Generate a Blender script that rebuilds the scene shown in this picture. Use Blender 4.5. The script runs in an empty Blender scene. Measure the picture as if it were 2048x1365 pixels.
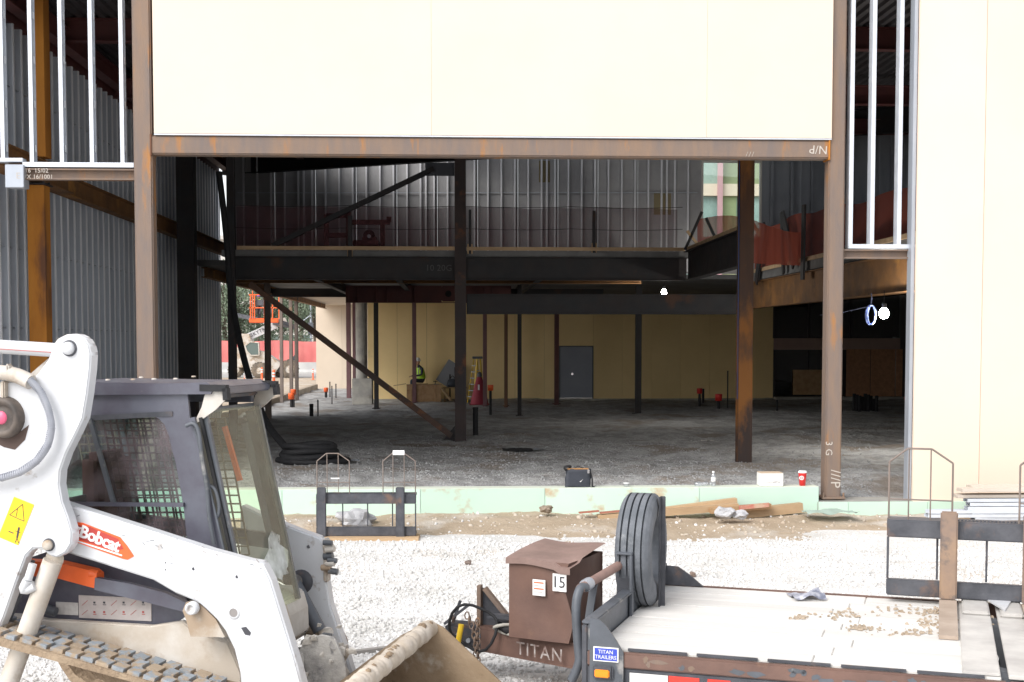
import bpy, bmesh, math, random
import numpy as np
from mathutils import Vector, Matrix, noise as mnoise
random.seed(7); np.random.seed(7)
rad = math.radians
SC = bpy.context.scene
COL = SC.collection

# ---------------------------------------------------------------- camera, sky, sun, exposure
F = 2600.0; PITCH = rad(3.0); YAW = rad(-2.7); CAMZ = 2.55
cd = bpy.data.cameras.new('camera'); cam = bpy.data.objects.new('camera', cd); COL.objects.link(cam)
cam.location = (0, 0, CAMZ); cam.rotation_euler = (rad(90) - PITCH, 0, YAW)
cd.sensor_width = 36; cd.lens = F * 36 / 2048; cd.shift_y = F * math.tan(PITCH) / 2048
cd.clip_start = 0.1; cd.clip_end = 2000
SC.camera = cam
W = bpy.data.worlds.new('World'); SC.world = W; W.use_nodes = True
nt = W.node_tree; bg = nt.nodes['Background']
sky = nt.nodes.new('ShaderNodeTexSky'); sky.sky_type = 'NISHITA'; sky.sun_disc = False
sky.sun_elevation = rad(44); sky.sun_rotation = rad(224); sky.dust_density = 1.5; sky.air_density = 1.0
hs = nt.nodes.new('ShaderNodeHueSaturation'); hs.inputs['Saturation'].default_value = 0.2
nt.links.new(sky.outputs[0], hs.inputs['Color']); nt.links.new(hs.outputs[0], bg.inputs['Color'])
bg.inputs['Strength'].default_value = 0.15
sd = bpy.data.lights.new('sun', 'SUN'); sd.energy = 1.5; sd.angle = rad(40); sd.color = (1, .97, .93)
sun = bpy.data.objects.new('sun', sd); COL.objects.link(sun)
_el, _az = rad(44), rad(224)   # azimuth clockwise from +Y
_dir = Vector((math.sin(_az) * math.cos(_el), math.cos(_az) * math.cos(_el), math.sin(_el)))
sun.rotation_euler = _dir.to_track_quat('Z', 'Y').to_euler()
SC.view_settings.view_transform = 'Standard'; SC.view_settings.look = 'None'
SC.view_settings.gamma = 1; SC.view_settings.use_curve_mapping = False
SC.view_settings.exposure = 0.9
SC.render.engine = 'CYCLES'
cy = SC.cycles; cy.use_denoising = True; cy.max_bounces = 8; cy.diffuse_bounces = 5; cy.glossy_bounces = 3
cy.transparent_max_bounces = 12; cy.caustics_reflective = False; cy.caustics_refractive = False
cy.sample_clamp_indirect = 6
try: cy.denoiser = 'OPENIMAGEDENOISE'
except Exception: pass

# ---------------------------------------------------------------- geometry helpers
CR = cam.rotation_euler.to_matrix(); CAMP = Vector((0, 0, CAMZ))
def ray(px, py):
    return CR @ Vector(((px - 1024) / F, (682.5 - py) / F + math.tan(PITCH), -1))
def AY(px, py, Y): d = ray(px, py); return CAMP + d * (Y / d.y)
def AX(px, py, X): d = ray(px, py); return CAMP + d * (X / d.x)
def AZ(px, py, z): d = ray(px, py); return CAMP + d * ((z - CAMZ) / d.z)
def XY(px, Y, py=682): return AY(px, py, Y).x

def floor_z(x, y):
    t = min(max((y - 24) / 28, 0), 1); return 0.34 - 0.23 * t
def FL(px, py):
    z = .3
    for _ in range(12):
        p = AZ(px, py, z); z = floor_z(p.x, p.y)
    return AZ(px, py, z)

class Fr:   # a local frame: origin + rotation about z
    def __init__(s, o, rz): s.m = Matrix.Translation(o) @ Matrix.Rotation(rz, 4, 'Z'); s.i = s.m.inverted(); s.o = o; s.rz = rz
    def p(s, px, py, off):      # pixel -> local (x, z) on the plane local y = off
        d = s.i.to_3x3() @ ray(px, py); c = s.i @ CAMP; t = (off - c.y) / d.y; q = c + d * t; return (q.x, q.z)
    def v(s, px, py, off): x, z = s.p(px, py, off); return Vector((x, off, z))
    def l(s, w): return s.i @ Vector(w)
WF = Fr((0, 0, 0), 0)

class MB:
    def __init__(s): s.v = []; s.f = []; s.sm = []
    def add(s, vs, fs, smooth=False):
        n = len(s.v); s.v += [tuple(v) for v in vs]; s.f += [tuple(n + i for i in f) for f in fs]; s.sm += [smooth] * len(fs); return s
    def box(s, a, b):
        (x0, y0, z0), (x1, y1, z1) = a, b
        x0, x1 = min(x0, x1), max(x0, x1); y0, y1 = min(y0, y1), max(y0, y1); z0, z1 = min(z0, z1), max(z0, z1)
        return s.add([(x0,y0,z0),(x1,y0,z0),(x1,y1,z0),(x0,y1,z0),(x0,y0,z1),(x1,y0,z1),(x1,y1,z1),(x0,y1,z1)],
              [(0,3,2,1),(4,5,6,7),(0,1,5,4),(1,2,6,5),(2,3,7,6),(3,0,4,7)])
    def bev(s, a, b, r=.01):     # box with chamfered edges
        lo = Vector([min(p, q) for p, q in zip(a, b)]); hi = Vector([max(p, q) for p, q in zip(a, b)])
        bm = bmesh.new(); bmesh.ops.create_cube(bm, size=1)
        for v in bm.verts: v.co = Vector([(lo[i] + hi[i]) / 2 + v.co[i] * (hi[i] - lo[i]) for i in range(3)])
        bmesh.ops.bevel(bm, geom=bm.edges[:], offset=min(r, min(hi - lo) * .45), segments=2, affect='EDGES')
        bm.verts.index_update(); s.add([v.co[:] for v in bm.verts], [[v.index for v in f.verts] for f in bm.faces]); bm.free(); return s
    def rod(s, a, b, w, h, up=(0, 0, 1)):    # rectangular bar a->b, w across, h along up
        a, b = Vector(a), Vector(b); d = (b - a).normalized(); up = Vector(up)
        sd_ = d.cross(up)
        if sd_.length < 1e-4: sd_ = d.cross(Vector((1, 0, 0)))
        sd_.normalize(); u = sd_.cross(d).normalized(); q = []
        for c in (a, b):
            for i, j in ((-1,-1),(1,-1),(1,1),(-1,1)): q.append(c + sd_ * (i * w / 2) + u * (j * h / 2))
        return s.add(q, [(3,2,1,0),(4,5,6,7),(0,1,5,4),(1,2,6,5),(2,3,7,6),(3,0,4,7)])
    def cyl(s, a, b, r, r2=None, n=12, cap=True):
        a, b = Vector(a), Vector(b); r2 = r if r2 is None else r2; d = (b - a).normalized()
        q = Vector((0, 0, 1)) if abs(d.z) < .9 else Vector((1, 0, 0)); e = d.cross(q).normalized(); g = d.cross(e)
        vs = [a + (e * math.cos(2*math.pi*i/n) + g * math.sin(2*math.pi*i/n)) * r for i in range(n)] + \
             [b + (e * math.cos(2*math.pi*i/n) + g * math.sin(2*math.pi*i/n)) * r2 for i in range(n)]
        s.add(vs, [(i, n + i, n + (i+1) % n, (i+1) % n) for i in range(n)], True)
        if cap:
            s.add(vs[:n], [tuple(range(n))]); s.add(vs[n:], [tuple(range(n-1, -1, -1))])
        return s
    def tube(s, pts, r, n=8, sub=0, closed=False):
        pts = [Vector(p) for p in pts]
        if sub:
            out = []; m = len(pts)
            rng = range(m if closed else m - 1)
            for i in rng:
                p0 = pts[(i-1) % m] if closed or i > 0 else pts[i]; p1 = pts[i]; p2 = pts[(i+1) % m]; p3 = pts[(i+2) % m] if closed or i < m-2 else pts[(i+1) % m]
                for k in range(sub):
                    t = k / sub; out.append(.5 * ((2*p1) + (p2-p0)*t + (2*p0-5*p1+4*p2-p3)*t*t + (3*p1-p0-3*p2+p3)*t**3))
            if not closed: out.append(pts[-1])
            pts = out
        m = len(pts); vs = []; e = None
        for i, p in enumerate(pts):
            d = (pts[(i+1) % m] - pts[i-1]) if (closed or 0 < i < m-1) else (pts[min(i+1, m-1)] - pts[max(i-1, 0)])
            d.normalize()
            if e is None:
                q = Vector((0, 0, 1)) if abs(d.z) < .9 else Vector((1, 0, 0)); e = d.cross(q).normalized()
            e = (e - d * e.dot(d)).normalized(); g = d.cross(e); rr = r(i / max(1, m-1)) if callable(r) else r
            vs += [p + (e * math.cos(2*math.pi*k/n) + g * math.sin(2*math.pi*k/n)) * rr for k in range(n)]
        fs = []
        for i in range(m if closed else m-1):
            j = (i+1) % m
            fs += [(i*n+k, j*n+k, j*n+(k+1) % n, i*n+(k+1) % n) for k in range(n)]
        s.add(vs, fs, True)
        if not closed: s.add(vs[:n], [tuple(range(n-1,-1,-1))]); s.add(vs[-n:], [tuple(range(n))])
        return s
    def ext(s, poly, vec, smooth=False):    # extrude a planar polygon (3-D points) by vec
        poly = [Vector(p) for p in poly]; n = len(poly); vec = Vector(vec)
        s.add(poly + [p + vec for p in poly], [tuple(range(n)), tuple(range(2*n-1, n-1, -1))])
        return s.add(poly + [p + vec for p in poly], [(i, n+i, n+(i+1) % n, (i+1) % n) for i in range(n)], smooth)
    def lathe(s, prof, c, axis=(0,0,1), n=24):   # prof: (radius, height along axis)
        c = Vector(c); d = Vector(axis).normalized(); q = Vector((0, 0, 1)) if abs(d.z) < .9 else Vector((1, 0, 0))
        e = d.cross(q).normalized(); g = d.cross(e); vs = []
        for r, h in prof: vs += [c + d*h + (e*math.cos(2*math.pi*k/n) + g*math.sin(2*math.pi*k/n))*r for k in range(n)]
        return s.add(vs, [(i*n+k, i*n+(k+1) % n, (i+1)*n+(k+1) % n, (i+1)*n+k) for i in range(len(prof)-1) for k in range(n)], True)
    def grid(s, x0, x1, y0, y1, nx, ny, fz, smooth=True):
        vs = []; 
        for j in range(ny+1):
            for i in range(nx+1):
                x = x0 + (x1-x0)*i/nx; y = y0 + (y1-y0)*j/ny; vs.append((x, y, fz(x, y)))
        return s.add(vs, [(j*(nx+1)+i, j*(nx+1)+i+1, (j+1)*(nx+1)+i+1, (j+1)*(nx+1)+i) for j in range(ny) for i in range(nx)], smooth)
    def ibeam(s, a, b, d, w, tf=.02, tw=.015, up=(0,0,1)):
        a, b = Vector(a), Vector(b); di = (b-a).normalized(); up = Vector(up); sd_ = di.cross(up).normalized(); u = sd_.cross(di)
        s.rod(a + u*(d/2-tf/2), b + u*(d/2-tf/2), w, tf, up); s.rod(a - u*(d/2-tf/2), b - u*(d/2-tf/2), w, tf, up)
        return s.rod(a, b, tw, d - 2*tf, up)
    def mesh(s, name, mt, parent=None, local=False):
        m = bpy.data.meshes.new(name)
        vs = s.v
        if parent is not None and not (local or LOC[0]) and parent.name in INV: im = INV[parent.name]; vs = [im @ Vector(v) for v in vs]
        m.from_pydata([tuple(v) for v in vs], [], s.f)
        m.polygons.foreach_set('use_smooth', s.sm); m.materials.append(mt); m.update(); return m
    def obj(s, name, mt, parent=None, local=False, label=None):
        o = bpy.data.objects.new(name, s.mesh(name, mt, parent, local)); COL.objects.link(o)
        if parent is not None:
            o.parent = parent
            if parent.name in INV: INV[o.name] = INV[parent.name]
        if label: o['label'] = label
        return o
INV = {}; LOC = [False]
def tag(o, label, cat, group=None):
    o['label'] = label; o['category'] = cat
    if group: o['group'] = group
    return o
def struct(o, kind='structure'): o['kind'] = kind; return o
def thing(name, label, cat, loc=(0,0,0), rz=0, group=None):
    o = bpy.data.objects.new(name, None); COL.objects.link(o); o.location = loc; o.rotation_euler = (0, 0, rz); o.empty_display_size = .2
    INV[o.name] = (Matrix.Translation(loc) @ Matrix.Rotation(rz, 4, 'Z')).inverted()
    return tag(o, label, cat, group)
def share(name, me, parent, loc=(0,0,0), rot=(0,0,0), scl=(1,1,1)):
    o = bpy.data.objects.new(name, me); COL.objects.link(o); o.parent = parent; o.location = loc; o.rotation_euler = rot; o.scale = scl; return o
def copy_tree(o, parent=None):
    c = o.copy(); COL.objects.link(c); c.parent = parent
    if parent is None: INV[c.name] = INV.get(o.name, Matrix())
    for ch in list(o.children): copy_tree(ch, c)
    return c

# ---------------------------------------------------------------- materials
def M(name, c1, c2=None, sc=3, rough=.7, metal=0, bump=0, bsc=40, c3=None, a3=.62, sc3=1.2, st=(1,1,1), spec=.5, emis=None, detail=6, contrast=.25, world=False, wv=.06):
    m = bpy.data.materials.new(name); m.use_nodes = True; t = m.node_tree; N = t.nodes; L = t.links; b = N['Principled BSDF']
    b.inputs['Roughness'].default_value = rough; b.inputs['Metallic'].default_value = metal; b.inputs['Specular IOR Level'].default_value = spec
    b.inputs['Base Color'].default_value = (*c1, 1)
    if emis: b.inputs['Emission Color'].default_value = (*emis[:3], 1); b.inputs['Emission Strength'].default_value = emis[3]
    tc = N.new('ShaderNodeTexCoord'); oi = N.new('ShaderNodeObjectInfo'); ge = N.new('ShaderNodeNewGeometry')
    va = N.new('ShaderNodeVectorMath'); va.operation = 'MULTIPLY_ADD'; va.inputs[1].default_value = st
    L.new((ge.outputs['Position'] if world else tc.outputs['Object']), va.inputs[0])
    cm = N.new('ShaderNodeVectorMath'); cm.operation = 'SCALE'; cm.inputs[0].default_value = (37, 19, 53); L.new(oi.outputs['Random'], cm.inputs['Scale'])
    if not world: L.new(cm.outputs[0], va.inputs[2])
    col = None
    def nz(scale, det=detail):
        n = N.new('ShaderNodeTexNoise'); n.inputs['Scale'].default_value = scale; n.inputs['Detail'].default_value = det; n.inputs['Roughness'].default_value = .62; L.new(va.outputs[0], n.inputs['Vector']); return n
    def ramp(src, lo, hi):
        r = N.new('ShaderNodeMapRange'); r.inputs['From Min'].default_value = lo; r.inputs['From Max'].default_value = hi; L.new(src, r.inputs['Value']); return r.outputs[0]
    if c2:
        mx = N.new('ShaderNodeMix'); mx.data_type = 'RGBA'; mx.inputs['A'].default_value = (*c1, 1); mx.inputs['B'].default_value = (*c2, 1)
        L.new(ramp(nz(sc).outputs['Fac'], .5 - contrast/2, .5 + contrast/2), mx.inputs['Factor']); col = mx.outputs['Result']
    if c3:
        mx = N.new('ShaderNodeMix'); mx.data_type = 'RGBA'
        if col: L.new(col, mx.inputs['A'])
        else: mx.inputs['A'].default_value = (*c1, 1)
        mx.inputs['B'].default_value = (*c3, 1); f3 = ramp(nz(sc3, 9).outputs['Fac'], a3 - .04, a3 + .06); L.new(f3, mx.inputs['Factor']); col = mx.outputs['Result']
    if wv and col is None:
        pass
    # a slight value change from one object to the next
    h = N.new('ShaderNodeHueSaturation')
    if col: L.new(col, h.inputs['Color'])
    else: h.inputs['Color'].default_value = (*c1, 1)
    L.new(ramp_out(N, L, oi.outputs['Random'], 1 - wv, 1 + wv), h.inputs['Value']); L.new(h.outputs[0], b.inputs['Base Color'])
    if c2:
        rr = N.new('ShaderNodeMapRange'); rr.inputs['To Min'].default_value = max(.05, rough - .12); rr.inputs['To Max'].default_value = min(1, rough + .12); L.new(nz(sc*2.7, 3).outputs['Fac'], rr.inputs['Value']); L.new(rr.outputs[0], b.inputs['Roughness'])
    if bump:
        bp = N.new('ShaderNodeBump'); bp.inputs['Strength'].default_value = min(1, bump); bp.inputs['Distance'].default_value = .02 * max(1, bump); L.new(nz(bsc, 8).outputs['Fac'], bp.inputs['Height']); L.new(bp.outputs[0], b.inputs['Normal'])
    return m
def ramp_out(N, L, src, lo, hi):
    r = N.new('ShaderNodeMapRange'); r.inputs['To Min'].default_value = lo; r.inputs['To Max'].default_value = hi; L.new(src, r.inputs['Value']); return r.outputs[0]
def GL(name, tint, refl=.08, rough=.02, dirt=0, dirtcol=(.6,.6,.6)):
    m = bpy.data.materials.new(name); m.use_nodes = True; t = m.node_tree; N = t.nodes; L = t.links; N.remove(N['Principled BSDF']); out = N['Material Output']
    tr = N.new('ShaderNodeBsdfTransparent'); tr.inputs[0].default_value = (*tint, 1); gl = N.new('ShaderNodeBsdfGlossy'); gl.inputs['Roughness'].default_value = rough
    fr = N.new('ShaderNodeLayerWeight'); fr.inputs[0].default_value = .5; pw_ = N.new('ShaderNodeMath'); pw_.operation = 'POWER'; pw_.inputs[1].default_value = 5; L.new(fr.outputs['Facing'], pw_.inputs[0]); ad = N.new('ShaderNodeMath'); ad.operation = 'MULTIPLY_ADD'; ad.inputs[1].default_value = .8; ad.inputs[2].default_value = refl; L.new(pw_.outputs[0], ad.inputs[0])
    mx = N.new('ShaderNodeMixShader'); L.new(ad.outputs[0], mx.inputs[0]); L.new(tr.outputs[0], mx.inputs[1]); L.new(gl.outputs[0], mx.inputs[2]); o = mx.outputs[0]
    if dirt:
        df = N.new('ShaderNodeBsdfDiffuse'); df.inputs[0].default_value = (*dirtcol, 1); tc = N.new('ShaderNodeTexCoord'); n = N.new('ShaderNodeTexNoise'); n.inputs['Scale'].default_value = 6; n.inputs['Detail'].default_value = 10; L.new(tc.outputs['Object'], n.inputs['Vector'])
        r = N.new('ShaderNodeMapRange'); r.inputs['From Min'].default_value = .35; r.inputs['From Max'].default_value = .8; r.inputs['To Max'].default_value = dirt; L.new(n.outputs['Fac'], r.inputs['Value'])
        m2 = N.new('ShaderNodeMixShader'); L.new(r.outputs[0], m2.inputs[0]); L.new(o, m2.inputs[1]); L.new(df.outputs[0], m2.inputs[2]); o = m2.outputs[0]
    L.new(o, out.inputs[0]); return m
def NET(name, colr, fac):
    m = bpy.data.materials.new(name); m.use_nodes = True; t = m.node_tree; N = t.nodes; L = t.links; N.remove(N['Principled BSDF']); out = N['Material Output']
    tr = N.new('ShaderNodeBsdfTransparent'); df = N.new('ShaderNodeBsdfDiffuse'); df.inputs[0].default_value = (*colr, 1); tl = N.new('ShaderNodeBsdfTranslucent'); tl.inputs[0].default_value = (*colr, 1)
    a = N.new('ShaderNodeMixShader'); a.inputs[0].default_value = .4; L.new(df.outputs[0], a.inputs[1]); L.new(tl.outputs[0], a.inputs[2])
    mx = N.new('ShaderNodeMixShader'); mx.inputs[0].default_value = fac; L.new(tr.outputs[0], mx.inputs[1]); L.new(a.outputs[0], mx.inputs[2]); L.new(mx.outputs[0], out.inputs[0]); return m

rust = M('weathered_steel', (.235,.155,.105), (.165,.13,.115), sc=3.2, rough=.75, metal=0, bump=.2, bsc=50, c3=(.34,.155,.05), a3=.62, sc3=2.6, st=(1.6,1,.30), contrast=.35)
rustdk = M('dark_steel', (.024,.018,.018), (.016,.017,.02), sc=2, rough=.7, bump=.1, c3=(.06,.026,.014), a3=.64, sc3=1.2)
primer = M('red_primer_steel', (.12,.035,.032), (.09,.03,.03), sc=1.5, rough=.6, bump=.05)
orust = M('orange_rust_steel', (.50,.20,.025), (.36,.13,.015), sc=2, rough=.8, bump=.1, c3=(.14,.06,.03), a3=.63, sc3=1, st=(1,1,.25))
brust = M('brown_rust_beam', (.26,.12,.035), (.15,.075,.03), sc=1.3, rough=.8, bump=.1, c3=(.36,.17,.04), a3=.62, sc3=.8)
galv = M('galvanised_steel', (.46,.49,.54), (.36,.39,.44), sc=3, rough=.4, metal=.35, contrast=.4, st=(1,1,.3))
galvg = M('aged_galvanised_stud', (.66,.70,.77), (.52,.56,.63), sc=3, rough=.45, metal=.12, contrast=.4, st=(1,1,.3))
galvw = M('new_galvanised_stud', (.66,.69,.74), (.58,.61,.66), sc=5, rough=.5, metal=.35)
galvd = M('galvanised_panel', (.26,.27,.29), (.21,.22,.24), sc=2, rough=.5, metal=.5, st=(1,1,.2))
cream = M('cream_sheathing', (.78,.628,.515), (.76,.61,.495), sc=.6, rough=.85, bump=.03, bsc=90, wv=.02)
yellow = M('yellow_wall_board', (.86,.66,.34), (.79,.60,.30), sc=.5, rough=.85, bump=.05, c3=(.62,.50,.29), a3=.68, sc3=.7)
cream2 = M('pale_render_wall', (.66,.56,.45), (.60,.51,.41), sc=.4, rough=.9)
concrete = M('concrete', (.40,.38,.34), (.30,.29,.27), sc=3, rough=.9, bump=.2, c3=(.22,.2,.18), a3=.64, sc3=1)
slabm = M('deck_concrete', (.20,.20,.20), (.13,.13,.13), sc=1, rough=.9, bump=.1)
green = M('mint_foam_board', (.52,.69,.58), (.56,.72,.61), sc=.7, rough=.8, bump=.04, c3=(.50,.41,.28), a3=.63, sc3=1.9)
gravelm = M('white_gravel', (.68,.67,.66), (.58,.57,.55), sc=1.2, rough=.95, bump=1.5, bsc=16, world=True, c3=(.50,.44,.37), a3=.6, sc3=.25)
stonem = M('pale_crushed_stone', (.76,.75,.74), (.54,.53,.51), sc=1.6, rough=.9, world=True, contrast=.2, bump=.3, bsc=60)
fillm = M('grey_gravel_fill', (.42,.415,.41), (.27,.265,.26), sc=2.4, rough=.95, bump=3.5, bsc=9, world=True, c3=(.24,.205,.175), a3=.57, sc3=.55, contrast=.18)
stoneg = M('grey_pebbles', (.42,.42,.42), (.26,.26,.26), sc=1.7, rough=.9, world=True, contrast=.2)
dirtm = M('tan_dirt', (.46,.37,.275), (.37,.29,.205), sc=1.5, rough=.95, bump=1.4, bsc=12, world=True, c3=(.54,.49,.43), a3=.56, sc3=.6)
timber = M('raw_timber', (.50,.35,.21), (.40,.27,.155), sc=4, rough=.8, bump=.1, st=(.3,1,1))
ply = M('plywood', (.42,.27,.145), (.34,.20,.10), sc=5, rough=.8, bump=.08, c3=(.25,.13,.06), a3=.68, sc3=5)
osb = M('osb_board', (.42,.22,.12), (.32,.16,.085), sc=7, rough=.85, bump=.1)
black = M('black_rubber', (.011,.011,.013), (.018,.018,.02), sc=6, rough=.75, bump=.2, bsc=30)
tyrem = M('tyre_rubber', (.17,.18,.20), (.11,.12,.135), sc=5, rough=.85, bump=.25, bsc=60, c3=(.30,.31,.32), a3=.66, sc3=3)
blackp = M('worn_black_paint', (.045,.048,.058), (.085,.087,.10), sc=5, rough=.55, bump=.15, c3=(.16,.10,.075), a3=.6, sc3=3)
brownp = M('brown_painted_steel', (.175,.10,.077), (.13,.075,.06), sc=3, rough=.6, bump=.1, c3=(.21,.12,.08), a3=.66, sc3=4)
greyp = M('grey_painted_steel', (.11,.12,.14), (.08,.088,.10), sc=4, rough=.5, bump=.1, c3=(.28,.27,.26), a3=.64, sc3=4)
whitep = M('white_machine_paint', (.63,.64,.665), (.58,.585,.60), sc=2.5, rough=.38, spec=.5, c3=(.34,.30,.27), a3=.66, sc3=8, wv=.01, bump=.05, bsc=12)
whited = M('muddy_white_paint', (.60,.57,.53), (.47,.41,.34), sc=2.2, rough=.6, c3=(.36,.27,.19), a3=.545, sc3=2, bump=.1)
mudm = M('dried_mud', (.36,.27,.185), (.27,.195,.13), sc=4, rough=.95, bump=1.2, bsc=25)
deckm = M('bleached_deck_plank', (.71,.69,.66), (.61,.59,.56), sc=3, rough=.85, bump=.15, st=(.12,1,1), c3=(.50,.40,.30), a3=.66, sc3=1.5)
cabm = M('cab_grey_paint', (.115,.12,.15), (.085,.08,.105), sc=4, rough=.35, c3=(.2,.2,.21), a3=.7, sc3=5)
wmesh = M('wire_mesh', (.22,.07,.08), rough=.6)  # maroon tone paints the window's red reflection onto the mesh
orange = M('orange_paint', (.85,.14,.025), (.72,.11,.02), sc=3, rough=.45, c3=(.4,.2,.12), a3=.7, sc3=4)
orangep = M('orange_plastic', (.85,.13,.03), rough=.4)
redp = M('red_plastic', (.62,.03,.025), rough=.4)
redcup = M('red_cup_card', (.75,.03,.03), rough=.4)
maroon = M('maroon_fabric', (.30,.03,.05), rough=.7)
white = M('white_plastic', (.82,.82,.82), rough=.4)
card = M('white_card', (.85,.83,.80), rough=.7)
paper = M('pale_paper_print', (.62,.60,.57), (.50,.48,.46), sc=30, rough=.7)
chalk = M('white_chalk', (.50,.45,.40), rough=.9)
printm = M('dark_print', (.05,.05,.06), rough=.6)
fadedred = M('faded_red_print', (.45,.10,.09), rough=.6)
bluep = M('blue_print', (.04,.07,.45), rough=.5)
yellowp = M('yellow_paint', (.75,.50,.03), (.65,.42,.02), sc=3, rough=.45)
amber = M('amber_lens', (.9,.30,.02), rough=.2)
redtape = M('red_reflective_tape', (.75,.05,.035), rough=.35, c3=(.3,.2,.15), a3=.68, sc3=6)
whtape = M('white_reflective_tape', (.70,.69,.66), rough=.35, c3=(.55,.27,.05), a3=.70, sc3=5)
doorm = M('grey_door_paint', (.27,.29,.34), (.24,.26,.31), sc=1, rough=.55)
chrome = M('bright_metal', (.7,.7,.72), rough=.2, metal=1)
hivis = M('hi_vis_fabric', (.45,.75,.05), rough=.8)
skin = M('skin', (.45,.25,.16), rough=.6)
cloth = M('dark_work_cloth', (.05,.06,.075), (.035,.04,.05), sc=5, rough=.9)
bagm = M('black_nylon', (.02,.025,.035), (.035,.04,.055), sc=6, rough=.6, bump=.1)
foliage = M('foliage', (.15,.20,.13), (.22,.27,.19), sc=.5, rough=.8, wv=.2)  # paled so the leaf colour carries the distance haze
bark = M('bark', (.10,.075,.055), rough=.9)
redban = M('red_banner_fabric', (.72,.22,.20), (.62,.16,.15), sc=.5, rough=.7)  # washed-out red, with distance haze put into the colour
pinkm = M('pink_painted_column', (.60,.33,.36), rough=.7)
farwall = M('far_wall', (.62,.60,.57), (.55,.53,.50), sc=.2, rough=.9)
farglass = M('far_window_glass', (.10,.14,.13), rough=.15, spec=.8)
asphalt = M('asphalt', (.10,.10,.10), rough=.9)
glass_cab = GL('cab_tinted_glass', (.60,.72,.68), refl=.05, dirt=.28, dirtcol=(.44,.33,.37))  # pinkish dirt colour also paints in the reddish reflection on the side window
glass_front = GL('cab_front_glass', (.91,.95,.88), refl=.03, dirt=.08, dirtcol=(.55,.6,.5))
glass_dark = GL('storefront_glass', (.05,.06,.06), refl=.28)
glass_win = GL('clear_glass', (.85,.92,.90), refl=.06)
cleard = GL('clear_plastic', (.88,.90,.93), refl=.15, rough=.1, dirt=.5, dirtcol=(.8,.82,.85))
netthin = NET('maroon_safety_net', (.17,.07,.08), .5)
netred = NET('red_safety_net', (.42,.11,.075), .78)
bulbm = M('lit_bulb', (1,1,1), emis=(1,.98,.92,60))

def text(name, s, origin, xdir, ydir, size, mt, parent=None, spacing=1, shear=0, thick=.0015, align='CENTER', bold=0):
    c = bpy.data.curves.new(name, 'FONT'); c.body = s; c.size = size; c.align_x = align; c.align_y = 'CENTER'; c.space_character = spacing; c.shear = shear; c.offset = bold; c.extrude = thick/2; c.resolution_u = 2
    t = bpy.data.objects.new('tmp', c); COL.objects.link(t)
    me = bpy.data.meshes.new_from_object(t); COL.objects.unlink(t); bpy.data.objects.remove(t); bpy.data.curves.remove(c)
    x = Vector(xdir).normalized(); y = (Vector(ydir) - x * Vector(ydir).dot(x)).normalized(); z = x.cross(y)
    m = Matrix((x, y, z)).transposed().to_4x4(); m.translation = Vector(origin)
    if parent is not None and parent.name in INV and not LOC[0]: m = INV[parent.name] @ m
    me.transform(m); me.materials.clear(); me.materials.append(mt); me.name = name
    o = bpy.data.objects.new(name, me); COL.objects.link(o)
    if parent is not None: o.parent = parent
    return o

# ================================================================ GROUND
def nz2(x, y, s, o=0): return mnoise.noise(Vector((x*s + o, y*s - o, o*1.7)))
def yard_z(x, y):
    z = .014*nz2(x, y, 1.1) + .02*nz2(x, y, .35, 5) + .007*nz2(x, y, 5, 2)
    for c_, s_ in ((12.2, .05), (14.0, .05), (10.6, -.09), (15.4, .02)):
        d = (y - c_ - s_*x*3 - .15*nz2(x, 0, .5, c_))/.20; z += -.018*math.exp(-d*d) + .010*math.exp(-(abs(d)-1.6)**2*3)
    return z
def berm_z(x, y):
    k = min(max((y - 16.9 - .35*nz2(x, 0, .6, 9)) / 1.1, 0), 1); k = k*k*(3-2*k)
    return -.012 + k*(.10 + .06*nz2(x, y, .8, 3) + .03*nz2(x, y, 3, 4) + .015*nz2(x, y, 9, 4)) 
g = MB().add([(-400,-60,-.36),(400,-60,-.36),(400,900,-.36),(-400,900,-.36)], [(0,1,2,3)]); struct(g.obj('ground', dirtm))
g = MB(); g.grid(-16, 16, 2, 18.38, 320, 180, yard_z); struct(g.obj('gravel_yard', gravelm))
g = MB(); g.add([(-60,-50,-.02),(60,-50,-.02),(60,2,-.02),(-60,2,-.02), (16,2,-.02),(60,2,-.02),(60,18.4,-.02),(16,18.4,-.02), (-60,2,-.02),(-16,2,-.02),(-16,18.4,-.02),(-60,18.4,-.02)], [(0,1,2,3),(4,5,6,7),(8,9,10,11)]); struct(g.obj('outer_yard', gravelm))
g = MB(); g.grid(-16, 16, 16.4, 18.42, 400, 40, lambda x, y: max(berm_z(x, y), yard_z(x,y)-.03)); struct(g.obj('dirt_berm', dirtm))
# interior fill
def fill_z(x, y):
    b = floor_z(x, y)
    b += .06*nz2(x, y, .45, 7) + .085*nz2(x*.55, y, 1.1, 8) + .06*abs(nz2(x*.7, y, 2.2, 3)) + .028*nz2(x, y, 5.5, 6) - .02
    for (cx, cy_, r, h) in ((5.9, 22.3, .9, -.10), (5.0, 24.6, 1.2, .08), (.9, 29.4, .6, -.10), (7.0, 20.2, 1.5, .08), (-3.5, 31.5, 1.1, .10), (-1.8, 32.0, 1.3, .09), (3.0, 26.6, 1.4, .05)):
        d = ((x-cx)**2 + (y-cy_)**2*1.5) / (r*r)
        if d < 4: b += h*math.exp(-d*1.5)
    if y < 19.6: b = b*(y-18.7)/.9 + (b-.10)*(1-(y-18.7)/.9) if y > 18.7 else b-.1
    return b
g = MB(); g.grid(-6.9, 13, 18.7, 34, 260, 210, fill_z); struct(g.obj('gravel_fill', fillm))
g = MB(); g.grid(-6.9, 20, 34, 74, 100, 120, lambda x, y: fill_z(x, y)-.004); struct(g.obj('rear_gravel_fill', fillm))

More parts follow.
